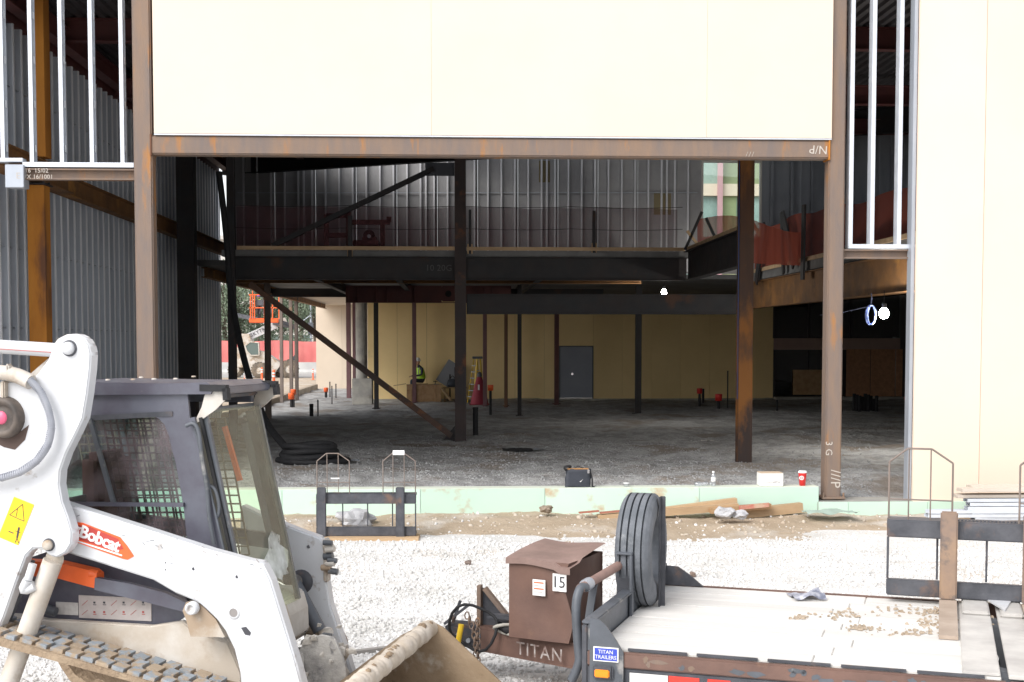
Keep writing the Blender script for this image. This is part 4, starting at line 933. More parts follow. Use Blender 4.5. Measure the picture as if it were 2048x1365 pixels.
# debris on the fill
t = thing('black_sheet', 'crumpled black sheet scrap lying on the gravel fill', 'scrap', FL(1035, 902))
p = FL(1035, 902); m = MB(); m.grid(p.x-.3, p.x+.3, p.y-.35, p.y+.35, 14, 10, lambda x, y: p.z+.02+.04*abs(nz2(x, y, 7, 1))); m.obj('sheet', black, t)
m = MB(); m.grid(p.x+.32, p.x+.55, p.y-.2, p.y+.1, 8, 8, lambda x, y: p.z+.03+.04*abs(nz2(x, y, 9, 4))); m.obj('foil_scrap', galv, t)
p = FL(708, 925); m = MB(); m.grid(p.x-.12, p.x+.1, p.y-.1, p.y+.1, 8, 8, lambda x, y: p.z+.03+.05*abs(nz2(x, y, 12, 4))); tag(m.obj('foil_scrap', galv), 'pale crumpled scrap beside the hose coil', 'scrap')
p = FL(1415, 884); m = MB(); m.grid(p.x-.14, p.x+.14, p.y-.05, p.y+.1, 8, 8, lambda x, y: p.z+.02+.04*abs(nz2(x, y, 12, 2))); tag(m.obj('foil_scrap', paper), 'pale scrap on the dim gravel before the free standing column', 'scrap')
# big boulders/clods in the fill at right
for k, (px, py, s, lab) in enumerate(((1560,905,.22,'dark clod heap right of the free standing column'),)):
    pass

# ================================================================ OUTSIDE, LEFT REAR
t = thing('curb', 'tan concrete curb running back along the building edge at left', 'curb', (-6.6, 50, .2))
yy = 40.0
while yy < 67: MB().bev((-7.05, yy, -.3), (-6.8, yy+2.98, .34), .02).obj('curb_length', M('tan_concrete_%d' % int(yy), (.42,.34,.26), (.33,.27,.2), sc=1, rough=.9) if yy == 40 else bpy.data.materials['tan_concrete_40'], t); yy += 3
YT = 104
def gz(x): return -.36
# jersey barriers and banner
t = thing('barrier_wall', 'row of pale concrete barriers across the street', 'barrier', (-16, 118, -.36))
x = -26
while x < -3:
    m = MB(); pr = [(-.3,0),(-.3,.12),(-.14,.35),(-.08,1.0),(.08,1.0),(.14,.35),(.3,.12),(.3,0)]
    m.ext([(x+.03, 118+a, -.36+z) for a, z in pr], (3.6,0,0)); m.obj('barrier_block', M('pale_concrete', (.50,.49,.47), (.42,.41,.4), sc=.8, rough=.9) if x == -26 else bpy.data.materials['pale_concrete'], t); x += 3.66
t = thing('banner_fence', 'long red fabric banner fence behind the concrete barriers', 'fence', (-16, 119, .6))
m = MB(); m.grid(-26, -2, 0, 1, 120, 4, lambda x, y: 0); m.v = [(x, 119+.05*math.sin(x*2.3)+.03*math.sin(x*7), .55+y*2.0+.06*math.sin(x*1.1)) for x, y, z in m.v]; m.obj('banner', redban, t)
for x in range(-26, -1, 3): MB().cyl((x, 119.1, -.3), (x, 119.1, 2.6), .03, n=6).obj('fence_post', galv, t)
# delineators
def delin(label, px, top, bot, Yd=None):
    p = AZ(px, bot, -.3 if bot < 775 else .0); t = thing('delineator_post', label, 'traffic post', p, group='orange tube markers on the dirt')
    zt_ = AY(px, top, p.y).z; h = zt_-p.z; r = .07*h
    MB().lathe([(r*2.2,0),(r*2.2,.03),(r*1.1,.05),(r*.95,h*.55),(r*.9,h*.94),(r*.5,h),(0,h)], p, n=10).obj('tube', orangep, t)
    MB().lathe([(r*1.0,h*.66),(r*1.02,h*.74)], p, n=10).lathe([(r*.97,h*.8),(r*.97,h*.88)], p, n=10).obj('reflective_band', white, t)
delin('orange tube marker left of the nearest thin post', 524, 735, 766); delin('orange tube marker just right of the nearest thin post', 548, 740, 783)
delin('orange tube marker by the pale return wall', 626, 738, 760); delin('small orange tube marker behind the cab roof', 489, 752, 764)
# telehandler
def telehandler():
    o = Vector((XY(508,YT), YT, -.36)); t = thing('telehandler', 'white telescopic handler with raised boom parked outside', 'telehandler', o)
    def P(px, py, dy=0): return AY(px, py, YT+dy)
    def wheel(px, py, r, dy):
        c = P(px, py, dy); c.z = o.z + r
        w = MB(); w.lathe([(r*.45,-.22),(r*.9,-.24),(r,-.17),(r,.17),(r*.9,.24),(r*.45,.22)], c, (0,1,0), 24)
        wo = w.obj('wheel', M('muddy_tyre', (.10,.085,.07), (.2,.16,.12), sc=3, rough=.9) if 'muddy_tyre' not in bpy.data.materials else bpy.data.materials['muddy_tyre'], t)
        m = MB()
        for k in range(18):
            a = 2*math.pi*k/18; e = Vector((math.cos(a),0,math.sin(a))); m.rod(c+e*r+Vector((0,-.22,0)), c+e*r+Vector((0,.2,0)), .10, .07, e)
        m.obj('tread_lugs', bpy.data.materials['muddy_tyre'], wo)
        MB().lathe([(0,-.20),(r*.2,-.22),(r*.4,-.12),(r*.46,-.2)], c, (0,1,0), 16).obj('rim', whited, wo)
    wheel(519, 736, .62, -.9); wheel(579, 732, .72, -.9); wheel(472, 740, .62, .9); wheel(560, 732, .68, 1.0)
    b = [P(474,735),P(474,700),P(482,688),P(482,668),P(500,668),P(510,700),P(530,704),P(548,716),P(565,728),P(552,745),P(500,745),P(490,735)]
    MB().ext([v+Vector((0,-.6,0)) for v in b], (0,1.5,0)).obj('chassis', whited, t)
    cb = [P(497,703),P(493,692),P(503,684),P(520,686),P(521,711),P(505,711)]
    cab_ = MB().ext([v+Vector((0,-.75,0)) for v in cb], (0,.7,0)).obj('cab', farglass, t)
    for a, b2 in zip(cb, cb[1:]+cb[:1]): MB().rod(a+Vector((0,-.77,0)), b2+Vector((0,-.77,0)), .06, .08).obj('cab_pillar', whited, cab_)
    MB().rod(P(480,682,.2), P(552,650,.2), .5, .55).obj('boom', whitep, t)
    MB().rod(P(548,652,.2), P(572,640,.2), .35, .4).obj('boom_extension', whited, t)
    text('boom_lettering', 'SKYTRAK', P(522,662,-.09), P(545,652)-P(505,670), (0,0,1), .42, printm, t)
    MB().rod(P(556,742,-.4), P(588,715,-.4), .12, .3).obj('front_arm', blackp, t)
    MB().ext([P(585,716,-.6),P(591,708,-.6),P(591,735,-.6),P(586,742,-.6)], (0,1.2,0)).obj('fork_carriage', blackp, t)
    MB().rod(P(560,718,-.3), P(563,696,-.3), .35, .12).obj('boom_nose', whited, t)
telehandler()
# lift basket with worker
t = thing('lift_basket', 'orange lift basket raised beside the telehandler boom', 'lift basket', AY(525,640,YT-2))
YL = YT-3
def R3(a, b, w, nm, dy=0, mt=orange): MB().rod(AY(a[0],a[1],YL+dy), AY(b[0],b[1],YL+dy), w, w, (0,1,0)).obj(nm, mt, t)
a = AY(498,646,YL); b = AY(560,636,YL+1.2); MB().bev((a.x,YL,a.z),(b.x,YL+1.2,a.z+.35), .04).obj('floor_tray', orange, t)
for dy in (0, 1.15):
    for px in (501, 509, 529, 545, 558): R3((px,638),(px,590),.08,'upright',dy)
    R3((498,590),(561,590),.09,'rail',dy); R3((498,616),(561,616),.08,'rail',dy); R3((505,582),(505,640),.06,'upright',dy)
MB().bev(AY(512,612,YL+.2), AY(528,600,YL+.6), .04).obj('control_box', greyp, t)
for k in range(5): MB().rod(AY(512+7*k,628,YL+.4), AY(518+7*k,600+4*k,YL+.4), .07, .1).obj('conduit', greyp, t)
MB().rod(AY(553,642,YL+.6), AY(590,655,YL+2), .3, .3).rod(AY(590,655,YL+2), AY(470,630,YL+5), .25, .3).obj('lift_arm', blackp, t)
a = AY(519, 640, YL+.6)
person('worker in lime vest standing in the orange lift basket', (a.x, YL+.6, a.z+.1), rad(160), 'stand', hivis, bluep, cloth)

# trees beyond
def tree(label, x, y, h, rr, zc, n, group='trees beyond the red banner'):
    t = thing('tree', label, 'tree', (x, y, -.36), group=group)
    m = MB(); m.tube([(x,y,-.4),(x+.15,y,h*.25),(x-.1,y+.1,h*.55),(x+.1,y,h*.8)], lambda u: .28*(1-.8*u), 8)
    rng = random.Random(int(x*10))
    tips = []
    for k in range(7):
        a = rng.random()*6.28; b0 = Vector((x,y,h*(.28+.06*k))); e = b0+Vector((math.cos(a)*rr*.7, math.sin(a)*rr*.7, h*.18)); m.tube([b0, (b0+e)/2+Vector((0,0,.2)), e], lambda u: .09*(1-.7*u), 6); tips.append(e)
    m.obj('trunk', bark, t)
    vs = []; fs = []
    cl = [Vector((x+rng.gauss(0,rr*.5), y+rng.gauss(0,rr*.5), zc+rng.gauss(0,h*.17))) for _ in range(16)]+tips
    for k in range(n):
        c = rng.choice(cl); p = c+Vector((rng.gauss(0,1),rng.gauss(0,1),rng.gauss(0,.8)))*rr*.22
        s_ = rng.uniform(.07,.17); u = Vector((rng.gauss(0,1),rng.gauss(0,1),rng.gauss(0,1))).normalized(); v = u.cross(Vector((rng.random(),rng.random(),rng.random()+.1))).normalized()
        i = len(vs); vs += [p-u*s_, p+v*s_*.6, p+u*s_, p-v*s_*.6]; fs.append((i,i+1,i+2,i+3))
    MB().add(vs, fs).obj('crown', foliage, t)
for (px, y, h, r, lab) in ((448,128,11,3.2,'tree at the left of the gap, behind the black column'),(478,132,12,3.4,'tree behind the hanging hose in the gap'),(515,140,12,3.6,'tree behind the orange lift basket'),(560,136,11,3.4,'tree behind the telehandler boom nose'),(600,130,12,3.5,'tree behind the pair of thin posts'),(628,126,11,3,'tree next to the pale return wall')):
    tree(lab, XY(px,y), y, h, r, h*.46, 5200)
t = thing('far_building', 'pale far building rising above the trees in the gap', 'building', (-25, 175, -.36))
YF = 175; xa, xb = XY(420,YF), XY(700,YF)
MB().box((xa,YF,-.36),(xb,YF+10,16)).obj('wall', farwall, t)
fw_ = MB().box((0,-.12,0),(1.5,-.02,1.7)).mesh('window', farglass)
for i in range(9):
    for j in range(4): share('window', fw_, t, (xa+25+1.2+i*2.1, 0, 2+j*3.3))
MB().box((xa-.3,YF-.4,16),(xb+.3,YF+10,16.5)).obj('parapet', farwall, t)
t = thing('street_signal', 'grey signal pole with arm behind the trees at the gap', 'signal pole', (XY(615,124),124,-.3))
MB().cyl((XY(622,124),124,-.3),(XY(622,124),124,6.8),.12,.09).obj('pole', galv, t); MB().cyl((XY(622,124),124,5.0),(XY(600,124),124,4.2),.06).obj('arm', galv, t)
MB().bev((XY(622,124)-.25,123.7,3.2),(XY(622,124)+.25,124,4.3),.04).obj('signal_head', greyp, t)
struct(MB().add([(-60,104,-.352),(20,104,-.352),(20,150,-.352),(-60,150,-.352)],[(0,1,2,3)]).obj('street', M('pale_pavement',(.42,.41,.39),(.36,.35,.33),sc=.2,rough=.9)))

# ================================================================ YARD THINGS
ZW = .463
def onwall(px): return AZ(px, 980, ZW)
# shoulder bag
p = Vector((XY(1156,18.45), 18.48, ZW)); t = thing('shoulder_bag', 'black zipped shoulder bag with tan top sitting on the foundation wall', 'bag', p)
w, h, d = .36, .25, .11; m = MB(); vs = []; rows = 7
for j in range(rows):
    u = j/(rows-1); ww = w/2*(1-.02*u)*(1+.04*math.sin(u*3)); dd = d/2*(1-.35*u)
    for k in range(20):
        a = 2*math.pi*k/20; cx = math.copysign(abs(math.cos(a))**.35, math.cos(a)); sy = math.copysign(abs(math.sin(a))**.5, math.sin(a)); vs.append((p.x+ww*cx+.006*math.sin(k*5+j*2)+.02*u, p.y+dd*sy+.006*math.sin(k*3+j), p.z+.006+h*u+.006*math.sin(k)))
m.add(vs, [(j*20+k, j*20+(k+1) % 20, (j+1)*20+(k+1) % 20, (j+1)*20+k) for j in range(rows-1) for k in range(20)]+[tuple(range((rows-1)*20, rows*20))], True)
m.obj('bag_body', bagm, t)
MB().bev((p.x-.15, p.y-.036, p.z+h), (p.x+.16, p.y+.036, p.z+h+.018), .006).obj('tan_zip_top', M('tan_leather', (.45,.24,.09), rough=.6), t)
MB().tube([(p.x-.17,p.y-.03,p.z+h-.01),(p.x-.19,p.y-.05,p.z+h+.04),(p.x-.10,p.y-.02,p.z+h+.05),(p.x-.12,p.y,p.z+h+.02)], .016, 6, sub=4).tube([(p.x+.17,p.y-.02,p.z+h),(p.x+.205,p.y-.04,p.z+.14),(p.x+.21,p.y-.05,p.z+.01),(p.x+.24,p.y-.04,p.z+.01)], .012, 6, sub=4).obj('strap', black, t)
MB().tube([(p.x-.04,p.y,p.z+h+.015),(p.x+.01,p.y,p.z+h+.045),(p.x+.08,p.y,p.z+h+.015)], .006, 6, sub=4).obj('handle', black, t)
MB().bev((p.x+.135,p.y-.075,p.z+h-.05),(p.x+.165,p.y-.055,p.z+h+.005), .004).obj('buckle', chrome, t)
MB().ext([(p.x+.025,p.y-.061,p.z+.085),(p.x+.04,p.y-.061,p.z+.075),(p.x+.075,p.y-.060,p.z+.115),(p.x+.045,p.y-.061,p.z+.092)], (0,-.003,0)).obj('tick_mark', white, t)
# small cap, bottles, box, cup
p = Vector((XY(1254,18.5), 18.5, ZW)); t = thing('lid_cup', 'small clear tub standing on the wall right of the bag', 'tub', p)
MB().lathe([(0,0),(.036,0),(.042,.045)], p, n=16).obj('tub', cleard, t); MB().lathe([(.045,.045),(.045,.055),(0,.056)], p, n=16).obj('lid', white, t)
p = Vector((XY(1429,18.5), 18.5, ZW)); t = thing('water_bottle', 'clear water bottle standing upright on the foundation wall', 'bottle', p)
MB().lathe([(0,0),(.03,0),(.034,.01),(.034,.06),(.031,.075),(.034,.09),(.034,.14),(.022,.175),(.013,.19),(.013,.2)], p, n=18).obj('bottle_body', cleard, t); MB().lathe([(.016,.195),(.016,.215),(0,.216)], p, n=14).obj('cap', white, t); MB().lathe([(.0345,.07),(.0345,.125)], p, n=18).obj('wrap', card, t)
p = Vector((XY(1408,18.5), 18.52, ZW+.03)); t = thing('crushed_bottle', 'crushed clear bottle lying beside the upright bottle', 'bottle', p)
MB().lathe([(0,-.12),(.03,-.12),(.033,-.06),(.022,-.02),(.032,.03),(.030,.07),(.013,.10),(.013,.12)], p, (1,.15,0), n=14).obj('bottle_body', cleard, t); MB().lathe([(.016,.11),(.016,.13),(0,.13)], p, (1,.15,0), n=12).obj('cap', white, t)
pa, pb = XY(1520,18.5), XY(1567,18.5); t = thing('white_box', 'white cardboard box on the foundation wall left of the red cup', 'box', (pa,18.5,ZW))
m = MB().bev((pa, 18.42, ZW+.002), (pb, 18.62, ZW+.19), .006); m.obj('box_body', card, t)
MB().box((pa+.004, 18.418, ZW+.19), (pb-.012, 18.625, ZW+.196)).obj('top_flap', M('brown_flap', (.55,.42,.30), rough=.8), t)
text('box_print', 'VITA', (pb-.10, 18.417, ZW+.055), (1,0,0), (0,0,1), .05, M('grey_print', (.35,.34,.36), rough=.7), t); 
text('box_print', 'NOTEBOOK', (pa+.13, 18.417, ZW+.055), (1,0,0), (0,0,1), .035, M('faint_print', (.62,.60,.60), rough=.7), t)
p = Vector((XY(1608,18.5), 18.5, ZW)); t = thing('paper_cup', 'red drinks cup with white lid and round white emblem', 'cup', p)
MB().lathe([(0,0),(.042,0),(.060,.19)], p, n=24).obj('cup_body', redcup, t); MB().lathe([(.063,.185),(.064,.200),(.058,.205),(.056,.215),(0,.216)], p, n=24).obj('lid', white, t)
m = MB()
for (r0, r1, a0, a1) in ((.020,.031,0,6.2832),):
    n = 24; vs = []
    for k in range(n+1):
        a = a0+(a1-a0)*k/n
        for r in (r0, r1):
            dx = r*math.cos(a); z = .115+r*math.sin(a); x = dx-.022; rr = .0425+.018*z/.19+.0015; vs.append((p.x+x, p.y-math.sqrt(max(1e-6, rr*rr-x*x)), p.z+z))
    m.add(vs, [(2*k,2*k+1,2*k+3,2*k+2) for k in range(n)])
m.obj('ring_emblem', white, t)
MB().cyl(p+Vector((-.022,-.054,.115)), p+Vector((-.022,-.0505,.115)), .012, n=12).obj('ring_centre', white, t)

# lumber heap along the wall
def plank(label, a, b, w, h, mt=timber, grp='planks heaped against the foundation wall'):
    m = MB(); m.rod(a, b, w, h); o = m.obj('plank', mt); return tag(o, label, 'plank', grp)
Y1 = 17.95
plank('long pale plank lying lowest, reaching left behind the tyre', AY(1195,1036,Y1), AY(1475,1013,Y1+.1), .14, .09)
plank('raw timber plank resting with its end raised to the right', AY(1330,1020,Y1+.15), AY(1472,1001,Y1+.25), .12, .07)
plank('plank with red painted edge in the middle of the heap', AY(1420,1022,Y1-.05), AY(1540,1012,Y1), .15, .07, ply)
o = MB(); o.rod(AY(1478,1016,Y1-.14), AY(1538,1010,Y1-.12), .008, .06); tag(o.obj('red_stripe_batten', M('red_worn_paint', (.45,.12,.09), (.5,.35,.25), sc=8, rough=.8)), 'worn red batten nailed along a plank of the heap', 'batten')
plank('short square ended plank at the right end of the heap', AY(1490,1027,Y1+.1), AY(1603,1015,Y1+.15), .14, .13)
for (px, py, s, lab) in ((1450,1026,.13,'grey rock chunk in front of the planks'),(1482,1030,.10,'smaller grey rock chunk right of the first'),(1092,1018,.09,'brown stone block in front of the green wall'),(712,1040,.24,'flat pale rock behind the bars of the small fork frame')):
    p = AY(px, py, 17.6 if py > 1019 else 18.0); m = MB(); bm = bmesh.new(); bmesh.ops.create_icosphere(bm, subdivisions=3, radius=s)
    for v in bm.verts: n_ = v.co.normalized(); v.co *= 1+.5*mnoise.noise(n_*1.6+Vector((px,0,0)))+.12*mnoise.noise(n_*5+Vector((px,3,0))); v.co.z *= .6
    m.add([p+v.co for v in bm.verts], [[v.index for v in f.verts] for f in bm.faces]); bm.free(); tag(m.obj('rock', M('rock_%d' % px, (.50,.50,.51) if s > .095 else (.33,.26,.2), (.38,.38,.4) if s > .095 else (.25,.2,.15), sc=6, rough=.9, bump=.4)), lab, 'rock')
for (px, lab) in ((1158,'thin red brown shard lying on the dirt bank left of the tyre'),(1200,'second red brown shard on the dirt bank beside the tyre')):
    p = AY(px, 1026, 17.9); tag(MB().rod(p, p+Vector((.28,.03,.02)), .07, .02).obj('brick_shard', M('brick_red_%d' % px, (.38,.15,.10), rough=.9)), lab, 'shard')
p = AY(1650,1032,17.75); m = MB(); m.grid(p.x-.28, p.x+.45, p.y-.15, p.y+.2, 20, 8, lambda x, y: p.z+.05+.05*nz2(x, y, 5, 2)); tag(m.obj('fabric_scrap', M('grey_green_fabric', (.30,.38,.33), rough=.9)), 'grey green fabric scrap on the dirt below the wall step', 'scrap')
# stacks at right: boards and galvanised studs
Y2 = 17.3
for k, (px, py, dx, dy) in enumerate(((1925,985,2.4,0),(1945,979,2.4,.15),(1915,997,2.6,.05))):
    a = AY(px, py, Y2+dy); tag(MB().bev(a, a+Vector((dx,.22,.045)), .004).obj('board', M('weathered_board_%d' % k, (.58,.52,.45), (.48,.42,.36), sc=3, rough=.85, st=(.2,1,1))), ('weathered board lying on the left of the top pair at right edge','upper thin board on top of the stack at right edge','wide pale board directly on the steel studs')[k], 'board', 'boards on the stack of steel studs')
tr = MB(); w_, h_, l_ = .15, .045, 2.6
tr.box((0,0,0),(l_,w_,.003)).box((0,0,.003),(l_,.003,h_)).box((0,w_-.003,.003),(l_,w_,h_)).box((0,.003,h_-.003),(l_,.018,h_))
trm = tr.mesh('steel_stud', galvw)
kk = 0
for row, (px0, py0) in enumerate(((1858,1029),(1856,1037),(1935,1006),(1940,1014),(1936,1022),(1945,1030),(1938,1037),(1950,1043))):
    for j in range(1):
        a = AY(px0+j*5, py0-1, Y2+.0+j*.17); o = bpy.data.objects.new('steel_stud', trm); COL.objects.link(o); o.location = a; o.rotation_euler = (0,0,random.uniform(-.02,.02)); tag(o, 'galvanised steel stud lying '+('second from bottom of the short pile reaching furthest left','lowest of the short pile reaching furthest left','highest in the tall pile at the right edge','second from top in the tall pile at the right edge','third from top in the tall pile at the right edge','fourth from top in the tall pile at the right edge','second from bottom in the tall pile at the right edge','lowest in the tall pile at the right edge')[row], 'stud', 'galvanised studs stacked on the ground at right'); kk += 1
tag(MB().box(AY(1880,1046,Y2), AY(1880,1046,Y2)+Vector((.09,.5,.07))).obj('bearer', timber), 'timber bearer under the left end of the steel studs', 'bearer')

# ---- fork frames (pallet fork attachments)
tinem = M('dusty_fork_steel', (.46,.37,.30), (.36,.28,.22), sc=3, rough=.8)
forkm = M('rusty_fork_steel', (.16,.12,.11), (.30,.20,.13), sc=2, rough=.55, bump=.1, c3=(.08,.075,.08), a3=.55, sc3=3)
def fork_frame(name, label, fr, W_, H_, forks, mtm=blackp, FM=None):
    # local: x across, y away, z up; origin at bottom left of the back frame
    FM = FM or forkm
    t = thing(name, label, 'fork frame', fr.o, fr.rz); LOC[0] = True
    MB().bev((0,-.03,H_-.13),(W_,.03,H_),.008).obj('top_beam', mtm, t)
    MB().box((0,.031,H_-.03),(W_,.16,H_)).obj('top_lip', mtm, t)
    MB().bev((0,-.03,.0),(W_,.03,.12),.008).obj('bottom_beam', mtm, t)
    MB().box((0,.031,.02),(W_,.14,.05)).obj('bottom_lip', mtm, t)
    for x in (0, W_-.016): MB().bev((x,-.02,.12),(x+.016,.03,H_-.13),.004).obj('side_plate', mtm, t)
    n = MB()
    for k in range(22): n.box((W_*.36+k*W_*.019, .02, H_), (W_*.36+k*W_*.019+W_*.009, .06, H_+.012))
    n.obj('notched_bar', mtm, t)
    for k in range(3): x = W_*(.26+.25*k); MB().cyl((x,.05,.12),(x,.05,H_-.13),.009,n=6).obj('guard_rod', mtm, t)
    # hoop guards
    hs_ = .52; z0 = H_; 
    for x0 in (0.0, W_*.66):
        w = W_*.34; pts = [(x0+.01,.02,z0),(x0+.01,.02,z0+.42),(x0+w*.3,.02,z0+hs_),(x0+w*.66,.02,z0+hs_),(x0+w-.01,.02,z0+.42),(x0+w-.01,.02,z0)]
        m = MB(); 
        for a, b in zip(pts[:-1], pts[1:]): m.cyl(a, b, .008, n=6)
        ho = m.obj('guard_hoop', greypost, t)
        for u in (.32,.65): MB().cyl((x0+w*u,.02,z0),(x0+w*u,.02,z0+hs_),.006,n=6).obj('hoop_bar', greypost, ho)
        MB().cyl((x0+.01,.02,z0+.145),(x0+w-.01,.02,z0+.145),.006,n=6).obj('hoop_bar', greypost, ho)
    for (fx, L_) in forks:
        if L_ == 0:
            MB().bev((fx,-.075,-.02),(fx+.115,-.032,H_+.09),.01).obj('fork_shank', FM, t); continue
        MB().bev((fx,-.10,-.0),(fx+.12,-.055,H_+.08),.01).obj('fork_shank', FM, t)
        m = MB(); m.ext([(fx,-.10,-.0),(fx,-.055,-.0),(fx,-.055,-.05),(fx,-.10-L_,-.05),(fx,-.10-L_,-.025)], (.12,0,0)); m.obj('fork_tine', tinem, t)
        MB().bev((fx+.01,-.055,H_-.03),(fx+.11,.0,H_+.05),.006).obj('fork_hook', FM, t)
    LOC[0] = False; return t
p = AZ(633, 1074, .02)
t = fork_frame('fork_frame', 'small black fork frame with two wire hoops standing near the foundation wall', Fr((p.x, p.y, .03), rad(-2)), 1.29, .55, ((.02,.0),(1.03,.0)), FM=blackp)
LOC[0] = True
MB().box((.42,.036,1.048-.0),(.42,.04,1.05)).obj('tiny_tab', white, t)
MB().box((.99,.01,.55+.50),(1.14,.016,.55+.56)).obj('paper_tag', white, t)
MB().box((.19,.01,.74),(.30,.016,.755)).obj('paper_tag', white, t)
MB().box((-.02,-.2,-.045),(1.33,.2,-.0)).obj('plank_under', timber, t)
LOC[0] = False

# ================================================================ TRAILER
ZD = .63
tf_o = AZ(1178, 1294, ZD); TF = Fr((tf_o.x, tf_o.y, 0), rad(-21.0)); TW = 2.2
t = thing('trailer', 'low flatbed trailer with bleached plank deck, worn brown side rail and spare tyre post', 'trailer', TF.o, TF.rz); LOC[0] = True
TL = 2.44
nb = 9; bw = (TW-.03)/nb
for k in range(nb):
    for (a, b) in ((.03, TL*.56+.1*(k % 3)), (TL*.56+.1*(k % 3)+.003, TL-.01)):
        MB().bev((a, .02+k*bw+.003, ZD-.045), (b, .02+(k+1)*bw-.003, ZD+random.uniform(-.003,.002)), .005).obj('deck_plank', deckm, t)
MB().bev((.0,-.045,ZD-.108),(TL+.02,.0,ZD-.012),.008).obj('side_rail', brownp, t)
for k in range(5): MB().box((.25+k*.43,.001,ZD-.010),(.62+k*.43,.019,ZD+.006)).obj('rail_lip', blackp, t)
MB().bev((.0,-.030,ZD-.30),(TL+.02,-.002,ZD-.110),.006).obj('lower_rail', blackp, t)
MB().bev((.0,TW-.005,ZD-.16),(TL+2.6,TW+.045,ZD+.006),.008).obj('far_rail', brownp, t)
xx = .27
for k, (l, mt_) in enumerate(((.245,whtape),(.195,redtape),(.045,None),(.145,redtape),(.215,None),(.245,whtape),(.08,redtape),(.02,None),(.20,redtape),(.22,None),(.22,whtape))):
    if mt_: MB().box((xx,-.034,ZD-.215),(xx+l-.006,-.0305,ZD-.135)).obj('reflective_tape', mt_, t)
    xx += l
for k in range(22):      # chipped paint blotches and weld marks on the side rail
    x = .3+random.random()*2.1; w = random.uniform(.02,.07); z = ZD-.06+random.uniform(-.025,.02); n = 9
    MB().add([(x,-.0462,z)]+[(x+w*math.cos(i*6.283/n)*(.5+random.random()*.6), -.0462, z+.018*math.sin(i*6.283/n)*(.5+random.random())) for i in range(n)], [(0,i+1,(i+1) % n+1) for i in range(n)]).obj('paint_chip', greyp if k % 4 else rust, t)
# corner plate, label, marker lamp
MB().ext([(.02,-.058,ZD-.33),(.235,-.058,ZD-.33),(.235,-.058,ZD-.01),(.20,-.058,ZD+.05),(.12,-.058,ZD+.16),(.08,-.058,ZD+.19),(.02,-.058,ZD+.20)], (0,.012,0)).obj('corner_plate', greyp, t)
lb = MB().box((.045,-.064,ZD-.07),(.205,-.0585,ZD+.02)).obj('blue_label', card, t)
MB().box((.053,-.066,ZD-.063),(.197,-.0645,ZD+.013)).obj('label_print', bluep, lb)
text('label_lettering', 'TITAN\nTRAILERS', (.125,-.0675,ZD-.026), (1,0,0), (0,0,1), .033, white, t)
ml = MB().bev((.045,-.085,ZD-.185),(.175,-.0585,ZD-.09),.012).obj('marker_lamp', blackp, t)
MB().bev((.06,-.10,ZD-.165),(.155,-.0855,ZD-.115),.008).obj('lamp_lens', amber, ml)
# bulkhead
MB().bev((.0,-.03,ZD-.02),(.02,TW+.03,ZD+.15),.005).obj('bulkhead_plate', greyp, t)
MB().bev((-.04,-.03,ZD+.15),(.045,TW+.03,ZD+.172),.006).obj('bulkhead_cap', greyp, t)
MB().box((.02,-.01,ZD-.06),(.028,TW-.01,ZD-.045)).obj('front_sill', blackp, t)
MB().ext([(.02,TW-.03,ZD+.008),(.34,TW-.03,ZD+.008),(.24,TW-.03,ZD+.09),(.14,TW-.03,ZD+.155),(.02,TW-.03,ZD+.16)], (0,.02,0)).obj('bulkhead_gusset', blackp, t)
MB().bev((-.04,-.03,ZD-.30),(-.003,TW+.02,ZD+.145),.006).obj('front_beam', blackp, t)
# mud caught in the deck
m = MB()
# dovetail / ramp hinge
MB().bev((TL-.22,.02,ZD+.001),(TL-.015,TW-.02,ZD+.02),.004).obj('end_plate', M('bleached_steel', (.55,.53,.50), (.42,.40,.38), sc=3, rough=.6), t)
MB().bev((TL+.03,.02,ZD-.01),(TL+.26,TW-.02,ZD+.015),.004).obj('ramp_edge', bpy.data.materials['bleached_steel'], t)
for k in range(nb): MB().bev((TL+.265,.02+k*bw+.002,ZD-.05),(TL+2.5,.02+(k+1)*bw-.002,ZD-.003),.005).obj('ramp_plank', deckm, t)
MB().bev((TL+.03,-.045,ZD-.16),(TL+2.6,.0,ZD-.012),.008).obj('ramp_rail', brownp, t)
MB().bev((TL-.20,TW-.55,ZD+.021),(TL-.02,TW-.05,ZD+.05),.01).bev((TL+.05,TW-.55,ZD+.016),(TL+.2,TW-.02,ZD+.05),.01).obj('hinge_block', bpy.data.materials['bleached_steel'], t)
MB().bev((TL-.16,TW-.05,ZD+.05),(TL+.38,TW+.02,ZD+.08),.01).ext([(TL-.05,TW-.06,ZD+.051),(TL+.15,TW-.06,ZD+.051),(TL+.08,TW-.50,ZD+.051)], (0,0,.012)).obj('white_bracket', whitep, t)
# tongue
ty = TW*.5
g0 = TF.p(945,1290,.62); 
S_ = TF.l(AZ(1186,1346,.22)); E_ = TF.l(AZ(962,1303,.22)); zt_ = .315; tx = E_.x; ye = E_.y
def tongue(ax, ay, bx_, by_, nm): MB().ibeam((ax,ay,zt_),(bx_,by_,zt_),.19,.09).obj(nm, brownp, t)
tongue(S_.x,S_.y+.045, tx, ye+.045, 'tongue_beam'); tongue(S_.x, ye+.20+(ye-S_.y)-.1, tx, ye+.16, 'tongue_beam')
dirn = Vector((tx-S_.x, ye-S_.y, 0)).normalized(); nrm = Vector((dirn.y, -dirn.x, 0)); nrm = nrm if nrm.y < 0 else -nrm
T0 = TF.l(AZ(1030,1296,.31)); T1 = TF.l(AZ(1138,1312,.31))
MB().rod(Vector((S_.x,S_.y-.002,zt_)), Vector((tx,ye-.002,zt_)), .006, .148).obj('tongue_web', brownp, t)
